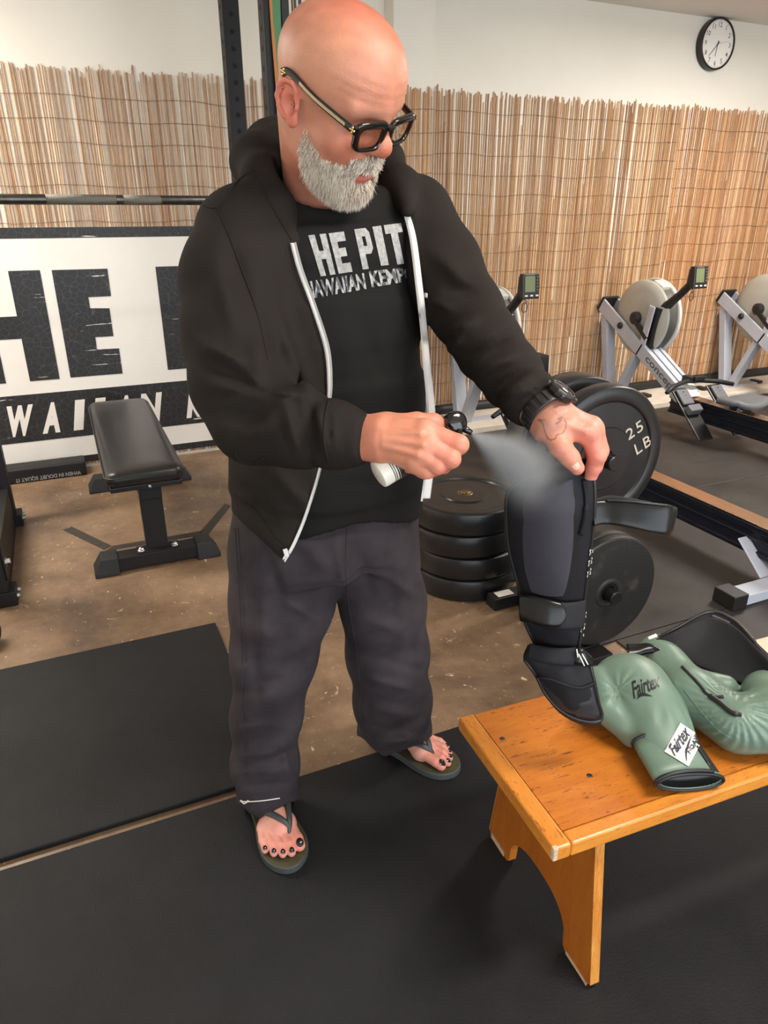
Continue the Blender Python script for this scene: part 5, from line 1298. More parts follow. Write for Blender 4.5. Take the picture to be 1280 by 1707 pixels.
# the hidden body, thinner than the clothes, ties head, hands and feet together
HIPR, HIPL = dep(487, 890, 1.46), dep(610, 880, 1.52)
def bodyf(P):
    sp = [NB, dep(535, 420, 1.29), dep(540, 600, 1.34), dep(548, 760, 1.40), dep(550, 870, 1.46)]
    d = sd_loft(P, sp, None, [.07, .155, .145, .145, .14], [.06, .085, .085, .09, .09], 2.2, (0.98, 0.2, 0))
    d = smin(d, sd_chain(P, chain_px([(430, 400, 1.22), (392, 520, 1.15), (412, 690, 1.10), (500, 722, 1.06), (604, 731, 1.012)]), [.055, .045, .042, .036, .028]), 0.03)
    d = smin(d, sd_chain(P, chain_px([(670, 380, 1.34), (740, 450, 1.28), (788, 545, 1.22), (850, 620, 1.15), (905, 688, 1.095)]), [.055, .045, .040, .034, .027]), 0.03)
    d = smin(d, sd_chain(P, [HIPR, dep(455, 1100, 1.59), np.array(fr_[0]+fr_[1]@np.array([0, 0.05, 0.08]))], [.075, .05, .036]), 0.03)
    d = smin(d, sd_chain(P, [HIPL, dep(645, 1080, 1.68), np.array(fl_[0]+fl_[1]@np.array([0, 0.05, 0.08]))], [.07, .05, .036]), 0.03)
    return d
V, F = surf(bodyf, (0.05, 0.8, 0.0), (1.05, 1.65, 1.62), 0.009)
parts_body.append((V, F, np.tile(np.array(rgb(214, 158, 130)), (len(V), 1))))
nV = 0; AV, AF, AC = [], [], []
for V, F, c in parts_body: AV.append(V); AF.append(F+nV); AC.append(c); nV += len(V)
body = mesh_np('body', np.concatenate(AV), np.concatenate(AF), M['skin'], pn, np.concatenate(AC))
# ---------------------------------------------------------------- T-shirt
LB_ = nrm((0.98, 0.2, 0)); FB_ = np.array([LB_[1], -LB_[0], 0])
def folds(P, pts, amp):
    """soft creases: list of (ax, ay, bx, by, width px, sign) in photo pixels, evaluated on world points"""
    v = P-CAM.astype(np.float32); zz = v@FWD.astype(np.float32); X = 640+FPX*(v@RGT.astype(np.float32))/zz; Y = 853.5-FPX*(v@UPV.astype(np.float32))/zz
    o = 0
    for ax_, ay, bx_, by, wd, s in pts:
        abx, aby = bx_-ax_, by-ay; t = np.clip(((X-ax_)*abx+(Y-ay)*aby)/(abx*abx+aby*aby), 0, 1)
        r2 = (X-ax_-t*abx)**2+(Y-ay-t*aby)**2; o = o+s*np.exp(-r2/(wd*wd))*np.sin(PI*np.clip(t*0.9+0.05, 0, 1))
    return o*amp
tee_sp = [(530, 345, 1.26), (540, 420, 1.275), (552, 540, 1.315), (560, 660, 1.355), (566, 780, 1.405), (572, 880, 1.455)]
def teef(P):
    d = sd_loft(P, chain_px(tee_sp), None, [.11, .175, .172, .172, .174, .172], [.09, .118, .130, .142, .140, .132], 2.3, LB_)
    d = smin(d, sd_cap(P, dep(420, 395, 1.22), dep(665, 375, 1.34), .07, .07), 0.05)
    d = d+folds(P, [(560, 480, 600, 700, 16, -1), (640, 500, 620, 760, 18, -1), (600, 520, 640, 640, 14, 1), (560, 740, 640, 770, 12, -1), (540, 800, 660, 810, 10, 1), (690, 560, 680, 760, 14, 1)], 0.004)
    nk = sd_cap(P, NB-nrm(HR[:, 2])*0.01, h3(0, -0.01, -0.04), .074, .078)
    d = smax(d, -nk, 0.008)
    hemp = dep(560, 866, 1.38); d = np.maximum(d, (hemp[2]-0.0-P[:, 2])+0.02*np.sin(P[:, 0]*18))
    return d
V, F = surf(teef, (0.1, 1.0, 0.75), (0.95, 1.65, 1.56), 0.0052); V = smooth(V, F, 3)
tee = mesh_np('t_shirt', V, F, M['tee'], pn); tee_tree = bvh(V, F)
# ---------------------------------------------------------------- hoodie
zipR = np.array([(488, 405), (500, 450), (522, 510), (544, 580), (549, 640), (545, 690), (535, 770), (512, 850), (490, 905), (472, 936)], float)   # his right edge (left in the photo)
zipL = np.array([(679, 360), (689, 400), (698, 470), (706, 540), (711, 600), (717, 660), (719, 700), (718, 760), (709, 836)], float)
slR = [(410, 398, 1.185, .084), (388, 470, 1.155, .083), (390, 560, 1.130, .082), (402, 640, 1.105, .078), (428, 700, 1.080, .067), (500, 716, 1.045, .056), (560, 726, 1.025, .047), (612, 734, 1.005, .036)]
slL = [(688, 372, 1.345, .082), (735, 440, 1.295, .070), (775, 515, 1.245, .063), (812, 572, 1.195, .057), (850, 622, 1.150, .050), (884, 664, 1.112, .040), (897, 680, 1.100, .034)]
hd_sp = [(528, 350, 1.27), (536, 430, 1.285), (545, 540, 1.320), (550, 660, 1.360), (548, 780, 1.405), (545, 900, 1.450)]
def pxg(P):
    v = P-CAM.astype(np.float32); zz = v@FWD.astype(np.float32); return 640+FPX*(v@RGT.astype(np.float32))/zz, 853.5-FPX*(v@UPV.astype(np.float32))/zz, zz
foldsH = [(430, 652, 520, 660, 5, -1.0), (405, 622, 445, 648, 6, -0.9), (500, 668, 512, 740, 5, -0.8), (515, 670, 530, 765, 5, 0.8), (555, 680, 560, 765, 4, -0.6), (340, 575, 400, 600, 6, -0.5), (355, 660, 420, 655, 6, 0.5), (742, 590, 772, 560, 5, -0.8), (768, 618, 830, 575, 5, -0.8), (800, 640, 868, 598, 4, 0.7), (835, 655, 885, 625, 4, -0.7), (860, 676, 905, 640, 4, 0.6), (715, 500, 760, 520, 6, -0.6), (318, 560, 430, 620, 13, -1), (330, 600, 440, 650, 12, 1), (350, 640, 470, 668, 11, -1), (360, 690, 450, 700, 14, 1), (400, 740, 470, 690, 12, -1), (470, 660, 500, 760, 9, -1), (495, 665, 520, 765, 9, 1), (530, 680, 545, 760, 7, -1), (425, 560, 440, 640, 16, -1), (350, 420, 400, 560, 18, -1), (380, 400, 420, 540, 16, 0.8),
          (740, 560, 800, 530, 10, -1), (770, 600, 850, 560, 10, 1), (775, 625, 870, 590, 9, -1), (800, 655, 880, 615, 9, 1), (830, 670, 890, 640, 8, -1), (720, 420, 780, 470, 14, -1), (735, 480, 800, 490, 12, 1),
          (440, 480, 470, 640, 15, 1), (450, 780, 520, 850, 13, -1), (400, 800, 460, 880, 13, 1), (480, 560, 520, 660, 14, -1)]
def hoodf(P):
    X, Y, D = pxg(P)
    tor = sd_loft(P, chain_px(hd_sp), None, [.12, .192, .190, .190, .192, .194], [.10, .134, .150, .160, .155, .142], 2.3, LB_)
    sh = sd_chain(P, chain_px([(415, 392, 1.20), (520, 350, 1.30), (682, 366, 1.345)]), [.078, .085, .076], 0.03)
    tor = smin(tor, sh, 0.04)
    # cut everything below the slanting hem
    pt, nH = dep(470, 935, 1.30), None
    hem = (Y-(852+np.clip(X-385, 0, 90)*0.95-np.clip(X-480, 0, 400)*0.42))*0.00115
    tor = np.maximum(tor, hem)
    # the open front: carve between the two zip edges down to just under the shirt's surface
    xr = np.interp(Y, zipR[:, 1], zipR[:, 0], left=470, right=472); xl = np.interp(Y, zipL[:, 1], zipL[:, 0], left=660, right=700)
    xr = np.where(Y < 405, 488-(405-Y)*0.36, xr); xl = np.where(Y < 360, 679-(360-Y)*0.35, xl)
    op = np.maximum(np.maximum(xr-X, X-xl)*0.00105, D-1.42)
    tor = smax(tor, -op, 0.006)
    # hood rolled round the neck
    hood = sd_chain(P, chain_px([(494, 402, 1.135), (464, 348, 1.145), (440, 300, 1.18), (428, 272, 1.25), (452, 246, 1.31), (500, 235, 1.36), (580, 240, 1.385), (640, 268, 1.36), (668, 305, 1.285), (680, 350, 1.215)]),
                    [.010, .027, .038, .045, .046, .050, .046, .038, .027, .010], 0.02)
    hood = smin(hood, sd_chain(P, chain_px([(440, 300, 1.20), (462, 268, 1.24), (464, 236, 1.27), (474, 222, 1.30)]), [.03, .028, .022, .012], 0.02), 0.012)
    bk = sd_ell(P, dep(545, 300, 1.44), (0.17, 0.07, 0.12)); hood = smin(hood, bk, 0.05)
    nk = sd_cap(P, NB, h3(0, -0.02, -0.02), .072, .080)
    hood = smax(hood, -nk, 0.01)
    d = smin(tor, hood, 0.007)
    a1 = sd_chain(P, chain_px([s[:3] for s in slR]), [s[3] for s in slR], 0.02)
    a2 = sd_chain(P, chain_px([s[:3] for s in slL]), [s[3] for s in slL], 0.02)
    c1 = dep(612, 734, 1.005); n1 = nrm(dep(612, 734, 1.005)-dep(560, 726, 1.025)); a1 = np.maximum(a1, (P-c1.astype(np.float32))@n1.astype(np.float32))
    c2 = dep(899, 682, 1.098); n2 = nrm(dep(897, 680, 1.10)-dep(850, 622, 1.15)); a2 = np.maximum(a2, (P-c2.astype(np.float32))@n2.astype(np.float32))
    d = smin(d, a1, 0.028); d = smin(d, a2, 0.03)
    d = d+folds(P, foldsH, 0.013)+0.0026*wob(P, 27, 11)+0.0009*wob(P, 75, 12)
    # ribbed cuffs start with a step
    for c_, n_, L_ in ((c1, n1, 0.072), (c2, n2, 0.05)):
        t = (P-c_.astype(np.float32))@n_.astype(np.float32); r = np.linalg.norm(P-c_.astype(np.float32), axis=1)
        d = d+0.0035*np.exp(-((t+L_)/0.008)**2)*(r < 0.12)
    # seams: raglan line at the shoulder, hood edge seam
    d = d+0.0022*(np.exp(-(((X-np.interp(Y, [300, 345, 420, 520, 600], [430, 362, 392, 428, 445]))/2.6)**2))*(Y > 300)*(Y < 600)*(D < 1.28))
    return d
V, F = surf(hoodf, (0.05, 0.82, 0.72), (1.05, 1.72, 1.72), 0.0052, 8); V = smooth(V, F, 2)
hoodie = mesh_np('hoodie', V, F, M['hoodie'], pn); hood_tree = bvh(V, F)
hoodie['label'] = 'open black zip hoodie with white zipper'
# hollow cuffs are dressed with a dark inner ring so the wrist leaves the sleeve cleanly
# zip tapes with teeth
M['zip_tape'] = mat('white_zip_tape', rgb(222, 218, 214), 0.75, bump=0.2, bscale=300)
M['zip_teeth'] = mat('nickel_zip_teeth', rgb(196, 194, 190), 0.35, 0.8)
def zipper(pts, wd, side, name='zipper'):
    P2 = cr(pts, 150); a, b, te = [], [], []
    for i in range(150):
        x, y = P2[i]; t = i/149
        w_ = np.interp(t, [0, 0.06, 0.3, 0.45, 0.6, 1.0], wd)
        D1 = a[-1] if a else 1.15
        for k in range(24):
            h1 = hit(hood_tree, x-side*(w_*0.5+1.5+k*1.2), y, 0)
            if h1 is not None and 1.115 < (h1-CAM)@FWD < 1.42: D1 = (h1-CAM)@FWD; break
        a.append(D1)
    a = np.convolve(np.pad(a, 6, 'edge'), np.ones(13)/13, 'valid')
    LL, RR = [], []
    for i in range(150):
        x, y = P2[i]; t = i/149; w_ = np.interp(t, [0, 0.06, 0.3, 0.45, 0.6, 1.0], wd)
        LL.append(dep(x-side*w_*0.55, y, a[i]-0.004)); RR.append(dep(x+side*w_*0.45, y, a[i]-0.0055)); te.append((x+side*w_*0.45, y, a[i]-0.0065))
    z_ = obj(name, sheet(MB(), LL[::3], RR[::3], 0.0025, 0.0008, 100, 5), M['zip_tape'], hoodie)
    mb = MB()
    for i in range(0, 149):
        for f in (0.0, 0.5):
            p = np.array(te[i])*(1-f)+np.array(te[min(i+1, 149)])*f; c_ = dep(*p); d_ = nrm(dep(*te[min(i+1, 149)])-dep(*te[max(i-1, 0)]))
            mb.box(c_, (0.0034, 0.0018, 0.0012), frame(-FWD, np.cross(d_, FWD)))
    te_ = obj('zip_teeth', mb, M['zip_teeth'], hoodie); te_['kind'] = 'stuff'
    return z_
zipper(zipR, [9, 9, 9, 8, 3.5, 5], 1); zipper(zipL, [9, 10, 11, 11, 12, 14], -1)
pl = dep(476, 926, 1.235); 
hz = hit(hood_tree, 466, 922, 0.006); Dz = (hz-CAM)@FWD-0.006
obj('zip_pull', MB().box(dep(477, 921, Dz), (0.008, 0.014, 0.006), frame(-FWD, RGT+UPV*0.3)).tube([dep(475, 926, Dz-0.004), dep(471, 936, Dz-0.003)], 0.002, 6), M['chrome'], hoodie)
def seam(name, pts, tree, r=0.0009, m='hoodie', par=None, lift=0.0004, n=40): return px_tube(name, pts, r, M[m], par or hoodie, tree, lift, n, 5)
seam('seam', [(362, 345), (392, 420), (428, 520), (446, 600)], hood_tree, 0.0012)
seam('seam', [(330, 338), (362, 345), (398, 300), (420, 285)], hood_tree, 0.0012)
seam('hood_seam', [(486, 400), (458, 352), (432, 305), (420, 280)], hood_tree, 0.0014)
seam('pocket_edge', [(392, 752), (400, 768), (420, 772), (440, 762)], hood_tree, 0.0022)
seam('hem_seam', [(388, 822), (425, 850), (462, 896), (480, 908)], hood_tree, 0.0012)
seam('cuff_seam', [(548, 668), (541, 700), (540, 735), (548, 772)], hood_tree, 0.0018)
obj('side_label', sheet(MB(), [hit(hood_tree, 708, 488, 0.001), hit(hood_tree, 713, 489, 0.001)], [hit(hood_tree, 708, 496, 0.001), hit(hood_tree, 713, 497, 0.001)], 0.001, 0, 4, 4), M['white_print'], hoodie) if hit(hood_tree, 713, 497) is not None and hit(hood_tree, 713, 489) is not None and hit(hood_tree, 708, 488) is not None and hit(hood_tree, 708, 496) is not None else None
# ---------------------------------------------------------------- shirt print
M['print_grey'] = mat('worn_grey_print', rgb(150, 149, 146), 0.8, var=0.3, vscale=160)
M['print_dark'] = mat('dark_grey_print_pattern', rgb(78, 80, 84), 0.8, var=0.15, vscale=90)
class _T:
    def __init__(s, *t): s.t = t
    def ray_cast(s, o, d):
        r = s.t[0].ray_cast(o, d); return r
def notblocked(u, v, p):
    h = hood_tree.ray_cast(Vector(CAM), Vector(nrm(ray(p[0], p[1]))))
    return True
BL = {'H': [[(0, 0), (.36, 0), (.36, .40), (.64, .40), (.64, 0), (1, 0), (1, 1), (.64, 1), (.64, .60), (.36, .60), (.36, 1), (0, 1)]],
      'E': [[(0, 0), (1, 0), (1, .24), (.42, .24), (.42, .40), (.88, .40), (.88, .61), (.42, .61), (.42, .77), (1, .77), (1, 1), (0, 1)]],
      'P': [[(0, 0), (.40, 0), (.40, .36), (.80, .36), (1, .48), (1, .88), (.80, 1), (0, 1)]], 'I': [[(0, 0), (1, 0), (1, 1), (0, 1)]],
      'T': [[(.30, 0), (.70, 0), (.70, .78), (1, .78), (1, 1), (0, 1), (0, .78), (.30, .78)]]}
def poly_letter(ch, quad, tree, lift, m, par, hole=None, cuts=4, ml=0.12):
    bm = bmesh.new()
    for p in BL[ch]: bm.faces.new([bm.verts.new((a, b, 0)) for a, b in p])
    V = np.array([v.co[:2] for v in bm.verts]); F = [tuple(v.index for v in f.verts) for f in bm.faces] if False else None
    bm.verts.index_update(); F = [tuple(v.index for v in f.verts) for f in bm.faces]; bm.free()
    V, F = tri_split(V, F, cuts, ml)
    if hole:
        F = [f for f in F if not all(hole[0] <= V[i][0] <= hole[2] and hole[1] <= V[i][1] <= hole[3] for i in f)]
    return decal('printed_letter', V, F, quad, tree, lift, m, par)
TQ = lambda a: [(300+x/2.7826, 200+y/2.7826) for x, y in a]
poly_letter('H', TQ([(652, 726), (720, 716), (675, 528), (594, 536)]), tee_tree, 0.0014, M['print_grey'], tee)
poly_letter('E', TQ([(735, 714), (798, 704), (758, 518), (688, 527)]), tee_tree, 0.0014, M['print_grey'], tee)
poly_letter('P', TQ([(846, 694), (915, 684), (870, 500), (806, 508)]), tee_tree, 0.0014, M['print_grey'], tee, hole=(.40, .52, .66, .84), cuts=6, ml=0.07)
poly_letter('I', TQ([(930, 676), (966, 672), (930, 492), (890, 497)]), tee_tree, 0.0014, M['print_grey'], tee)
poly_letter('T', TQ([(982, 674), (1060, 662), (1022, 480), (942, 490)]), tee_tree, 0.0014, M['print_grey'], tee)
def print_word(txt, quad):
    V, F = unit_text(txt, 0.035, 0.0, 1.0, 5, 0.16)
    F1, F2 = [], []
    for f in F:                                  # triangle pattern inside the letters
        c = np.mean([V[i] for i in f], 0); u = c[0]*len(txt)*1.0; k = (u*1.0+0.5*abs(((c[1]*2) % 2)-1)) % 1.0
        (F1 if k < 0.5 else F2).append(f)
    decal('printed_word', V, F1, quad, tee_tree, 0.0016, M['print_grey'], tee); decal('printed_word', V, F2, quad, tee_tree, 0.0016, M['print_dark'], tee)
print_word('HAWAIIAN', TQ([(592, 834), (862, 785), (850, 710), (575, 752)]))
print_word('KEMPO', TQ([(888, 779), (1098, 742), (1082, 678), (872, 702)]))
# ---------------------------------------------------------------- trousers
lR = [(490, 850, 1.44, .118), (482, 920, 1.465, .117), (474, 1000, 1.52, .110), (457, 1090, 1.585, .094), (444, 1190, 1.66, .080), (442, 1270, 1.715, .077), (446, 1340, 1.765, .078)]
lL = [(608, 850, 1.50, .105), (616, 920, 1.535, .102), (634, 1000, 1.60, .094), (646, 1090, 1.69, .094), (655, 1170, 1.79, .096), (660, 1225, 1.87, .094), (662, 1262, 1.92, .092)]
foldsT = [(392, 1120, 440, 1100, 7, -0.7), (400, 1150, 470, 1130, 8, 0.8), (395, 1215, 450, 1205, 6, -0.7), (455, 1260, 494, 1250, 6, 0.7), (400, 1262, 470, 1252, 6, -0.7), (470, 1000, 540, 1040, 8, -0.7), (440, 900, 470, 1000, 9, 0.6), (590, 1060, 650, 1050, 7, 0.7), (600, 1130, 690, 1150, 7, -0.7), (640, 1100, 712, 1120, 7, 0.6), (610, 1205, 690, 1222, 6, 0.7), (640, 960, 700, 1000, 8, -0.6), (420, 1000, 430, 1180, 8, 0.5), (680, 1000, 690, 1150, 8, 0.5), (395, 1040, 480, 1075, 16, -1), (420, 1090, 500, 1060, 14, 1), (400, 1180, 480, 1150, 14, -1), (395, 1240, 490, 1220, 13, 1), (400, 1290, 490, 1280, 9, -1), (395, 1310, 495, 1305, 8, 1), (470, 1230, 490, 1330, 9, -1), (430, 950, 450, 1150, 18, -1), (500, 900, 560, 960, 16, -1), (560, 900, 575, 985, 9, -1),
          (590, 1030, 690, 1060, 14, -1), (600, 1100, 700, 1080, 14, 1), (610, 1180, 710, 1200, 12, -1), (650, 1220, 712, 1190, 10, 1), (620, 1240, 710, 1232, 7, -1), (590, 900, 620, 1000, 14, 1), (660, 880, 680, 1060, 16, -1)]
def legs_out(P):
    a = sd_chain(P, chain_px([s[:3] for s in lR]), [s[3] for s in lR], 0.03); b = sd_chain(P, chain_px([s[:3] for s in lL]), [s[3] for s in lL], 0.03)
    return a, b
def trouf(P):
    X, Y, D = pxg(P); a, b = legs_out(P)
    hp = sd_loft(P, chain_px([(552, 790, 1.41), (550, 880, 1.465), (548, 930, 1.49)]), None, [.166, .178, .168], [.128, .132, .120], 2.3, LB_)
    # hems
    ha = (Y-(1342+np.interp(X, [390, 432, 500], [-4, 26, -12])))*0.0015; hb = (Y-(1240+np.interp(X, [600, 640, 720], [-14, 22, -8])))*0.0016
    ia = sd_chain(P, chain_px([s[:3] for s in lR]), [s[3]-0.015 for s in lR], 0.03); ib = sd_chain(P, chain_px([s[:3] for s in lL]), [s[3]-0.015 for s in lL], 0.03)
    a = np.maximum(np.maximum(a, ha), -np.maximum(ia, -0.036-ha)); b = np.maximum(np.maximum(b, hb), -np.maximum(ib, -0.036-hb))
    d = smin(a, b, 0.012); d = smin(d, hp, 0.03)
    d = d+folds(P, foldsT, 0.012)*np.clip(-np.minimum(np.where(D < 1.79, ha, 9), np.where(X > 560, hb, 9))/0.06, 0.1, 1)+0.0036*wob(P, 24, 31)+0.0012*wob(P*np.array([1, 1, 0.6], np.float32), 70, 32)
    return d
V, F = surf(trouf, (0.1, 1.05, 0.02), (0.95, 1.72, 1.0), 0.0052, 8); V = smooth(V, F, 2)
trs_ = mesh_np('trousers', V, F, M['denim'], pn); tro_tree = bvh(V, F)
seam('side_seam', [(392, 880), (397, 960), (402, 1060), (405, 1180), (408, 1290)], tro_tree, 0.0012, 'denim', trs_)
seam('side_seam', [(397, 880), (402, 960), (408, 1060), (411, 1180), (414, 1290)], tro_tree, 0.0010, 'denim', trs_)
seam('inner_seam', [(578, 880), (576, 940), (580, 1000), (596, 1100), (604, 1200)], tro_tree, 0.0012, 'denim', trs_)
for i in range(5):
    seam('hem_stitching', [(400, 1336+i*7), (432, 1362-4+i*4-4), (494, 1318+i*5)], tro_tree, 0.0007, 'denim', trs_)
    seam('hem_stitching', [(612, 1226+i*6), (645, 1246+i*3), (712, 1216+i*5)], tro_tree, 0.0007, 'denim', trs_)
seam('white_thread', [(401, 1335), (412, 1336), (440, 1334), (466, 1330)], tro_tree, 0.0014, 'white_print', trs_, 0.001)
seam('white_thread', [(402, 1334), (408, 1339), (414, 1334)], tro_tree, 0.002, 'white_print', trs_, 0.001, 10)
# ---------------------------------------------------------------- flip-flops and nails
M['foam'] = mat('dark_foam_sole', rgb(52, 54, 48), 0.7, bump=0.2, bscale=180, col2=rgb(44, 44, 42), vscale=30)
M['foam_side'] = mat('grey_rubber_side', rgb(66, 70, 70), 0.55)
M['strap_rub'] = mat('grey_rubber_strap', rgb(62, 66, 68), 0.45)
M['polish'] = mat('black_nail_polish', rgb(18, 17, 18), 0.12, coat=0.6)
M['sole_art'] = mat('olive_and_green_footbed_print', rgb(44, 47, 36), 0.65, col2=rgb(78, 76, 40), vscale=26)
def flip_flop(ft, s, name):
    o, R, toes, tree = ft
    prof = [(0.0, 0.034), (0.03, 0.042), (0.08, 0.042), (0.13, 0.043), (0.18, 0.052), (0.22, 0.0555), (0.25, 0.052), (0.275, 0.040), (0.293, 0.020), (0.298, 0.004)]
    ps = cr([(a-0.010, b) for a, b in prof], 30); ps[:, 1] = np.maximum(ps[:, 1], 0.003)
    left = [(-b*1.0+0.002, a) for a, b in ps]; right = [(b*1.02+0.004*math.sin(a*9), a) for a, b in ps]
    poly = [(x*s, y) for x, y in right]+[(x*s, y) for x, y in left[::-1]]
    oo = o.copy(); oo[2] = MH+0.0005
    sole = obj('sole', MB().prism(poly, 0.0205, oo, R), M['foam_side'], None, 0.003); 
    root = thing(name, None, None, (oo[0], oo[1], MH)) if False else None
    sole.parent = pn; sole.data.transform(wm(pn).inverted()); sole.name = 'flip_flop'
    top = [(x*0.965, 0.135+(y-0.135)*0.98) for x, y in poly]
    oo2 = oo.copy(); oo2[2] = MH+0.0206
    obj('footbed', MB().prism(top, 0.0012, oo2, R), M['sole_art'], sole)
    tp = np.array([0.019*s, 0.203, 0.002])
    def L3(x, y, z): return np.array([x*s, y, z])
    for sgn, end, mid1, mid2 in ((1, L3(0.047, 0.10, 0.004), L3(0.034, 0.168, 0.050), L3(0.046, 0.132, 0.042)), (-1, L3(-0.044, 0.095, 0.004), L3(-0.012, 0.165, 0.052), L3(-0.040, 0.125, 0.044))):
        pts = cr([L3(0.0205, 0.214, 0.006), L3(0.0205, 0.207, 0.034), mid1, mid2, end], 26)
        W = []
        for p in pts:
            w_ = o+R@p; r = tree.find_nearest(Vector(w_)); n_ = nrm(w_-(o+R@np.array([0, p[1], 0.012])))
            c_ = np.array(r[0]); 
            if (w_-c_)@np.array(r[1]) < 0.003: w_ = c_+np.array(r[1])*0.003
            W.append(w_)
        W = np.array(W); W[1:-1] = (W[:-2]+2*W[1:-1]+W[2:])/4
        rad = np.interp(np.linspace(0, 1, 26), [0, 0.2, 0.35, 0.7, 1], [0.003, 0.004, 0.0075, 0.0085, 0.006])
        mb = MB(); G = []
        for i in range(26):
            t = nrm(W[min(i+1, 25)]-W[max(i-1, 0)]); r = tree.find_nearest(Vector(W[i])); up_ = np.array(r[1]); up_ = nrm(up_-t*(up_@t)); sd = np.cross(t, up_)
            G.append([W[i]+sd*rad[i]*math.cos(a)+up_*0.0035*math.sin(a) for a in np.linspace(0, 2*PI, 10, endpoint=False)])
        mb.grid(G, closed=True); k = 10; mb.f += [tuple(range(k-1, -1, -1)), tuple(25*k+j for j in range(k))]; mb.mi += [0, 0]; mb.sm += [True, True]
        obj('strap', mb, M['strap_rub'], sole)
    for i, (tx, ty, r) in enumerate(toes):
        c_ = o+R@np.array([tx*s, ty-r*0.75, r*2.6]); hp_ = tree.ray_cast(Vector(c_+np.array([0, 0, 0.05])), Vector((0, 0, -1)))
        if hp_[0] is None: continue
        n_ = nrm(np.array(hp_[1])+R[:, 1]*0.3); n_ = n_ if n_[2] > 0 else -n_
        k = r*0.66 if i == 0 else r*0.60
        Rm = frame(n_, R[:, 0]); G = []
        for u in np.linspace(0.02, 1, 5): G.append([np.array(hp_[0])+Rm@np.array([k*u*math.cos(a)*(1-0.15*math.sin(a)**2), k*1.15*u*math.sin(a), 0.0016*(1-u*u)+0.0004]) for a in np.linspace(0, 2*PI, 16, endpoint=False)])
        nl_ = obj('toenail', MB().grid(G, closed=True), M['polish'], pn)
        if i == 0: nl_['label'] = 'black polished toenail'
    return sole
flip_flop(fr_, -1, 'flip_flop'); flip_flop(fl_, 1, 'flip_flop')
# thumbnail
M['nail'] = mat('bare_fingernail', rgb(232, 176, 158), 0.25)
h_ = hit(lh_tree, 959, 776, 0.0)
if h_ is not None:
    n_ = nrm(CAM-h_); d_ = nrm(dep(963, 783, 1.07)-dep(952, 767, 1.07)); Rm = frame(n_, np.cross(d_, n_)); G = []
    for u in np.linspace(0.02, 1, 4): G.append([h_+Rm@np.array([0.0058*u*math.cos(a), 0.0072*u*math.sin(a), 0.0016-0.0016*u*u*math.cos(a)**2]) for a in np.linspace(0, 2*PI, 16, endpoint=False)])
    obj('thumbnail', MB().grid(G, closed=True), M['nail'], pn)
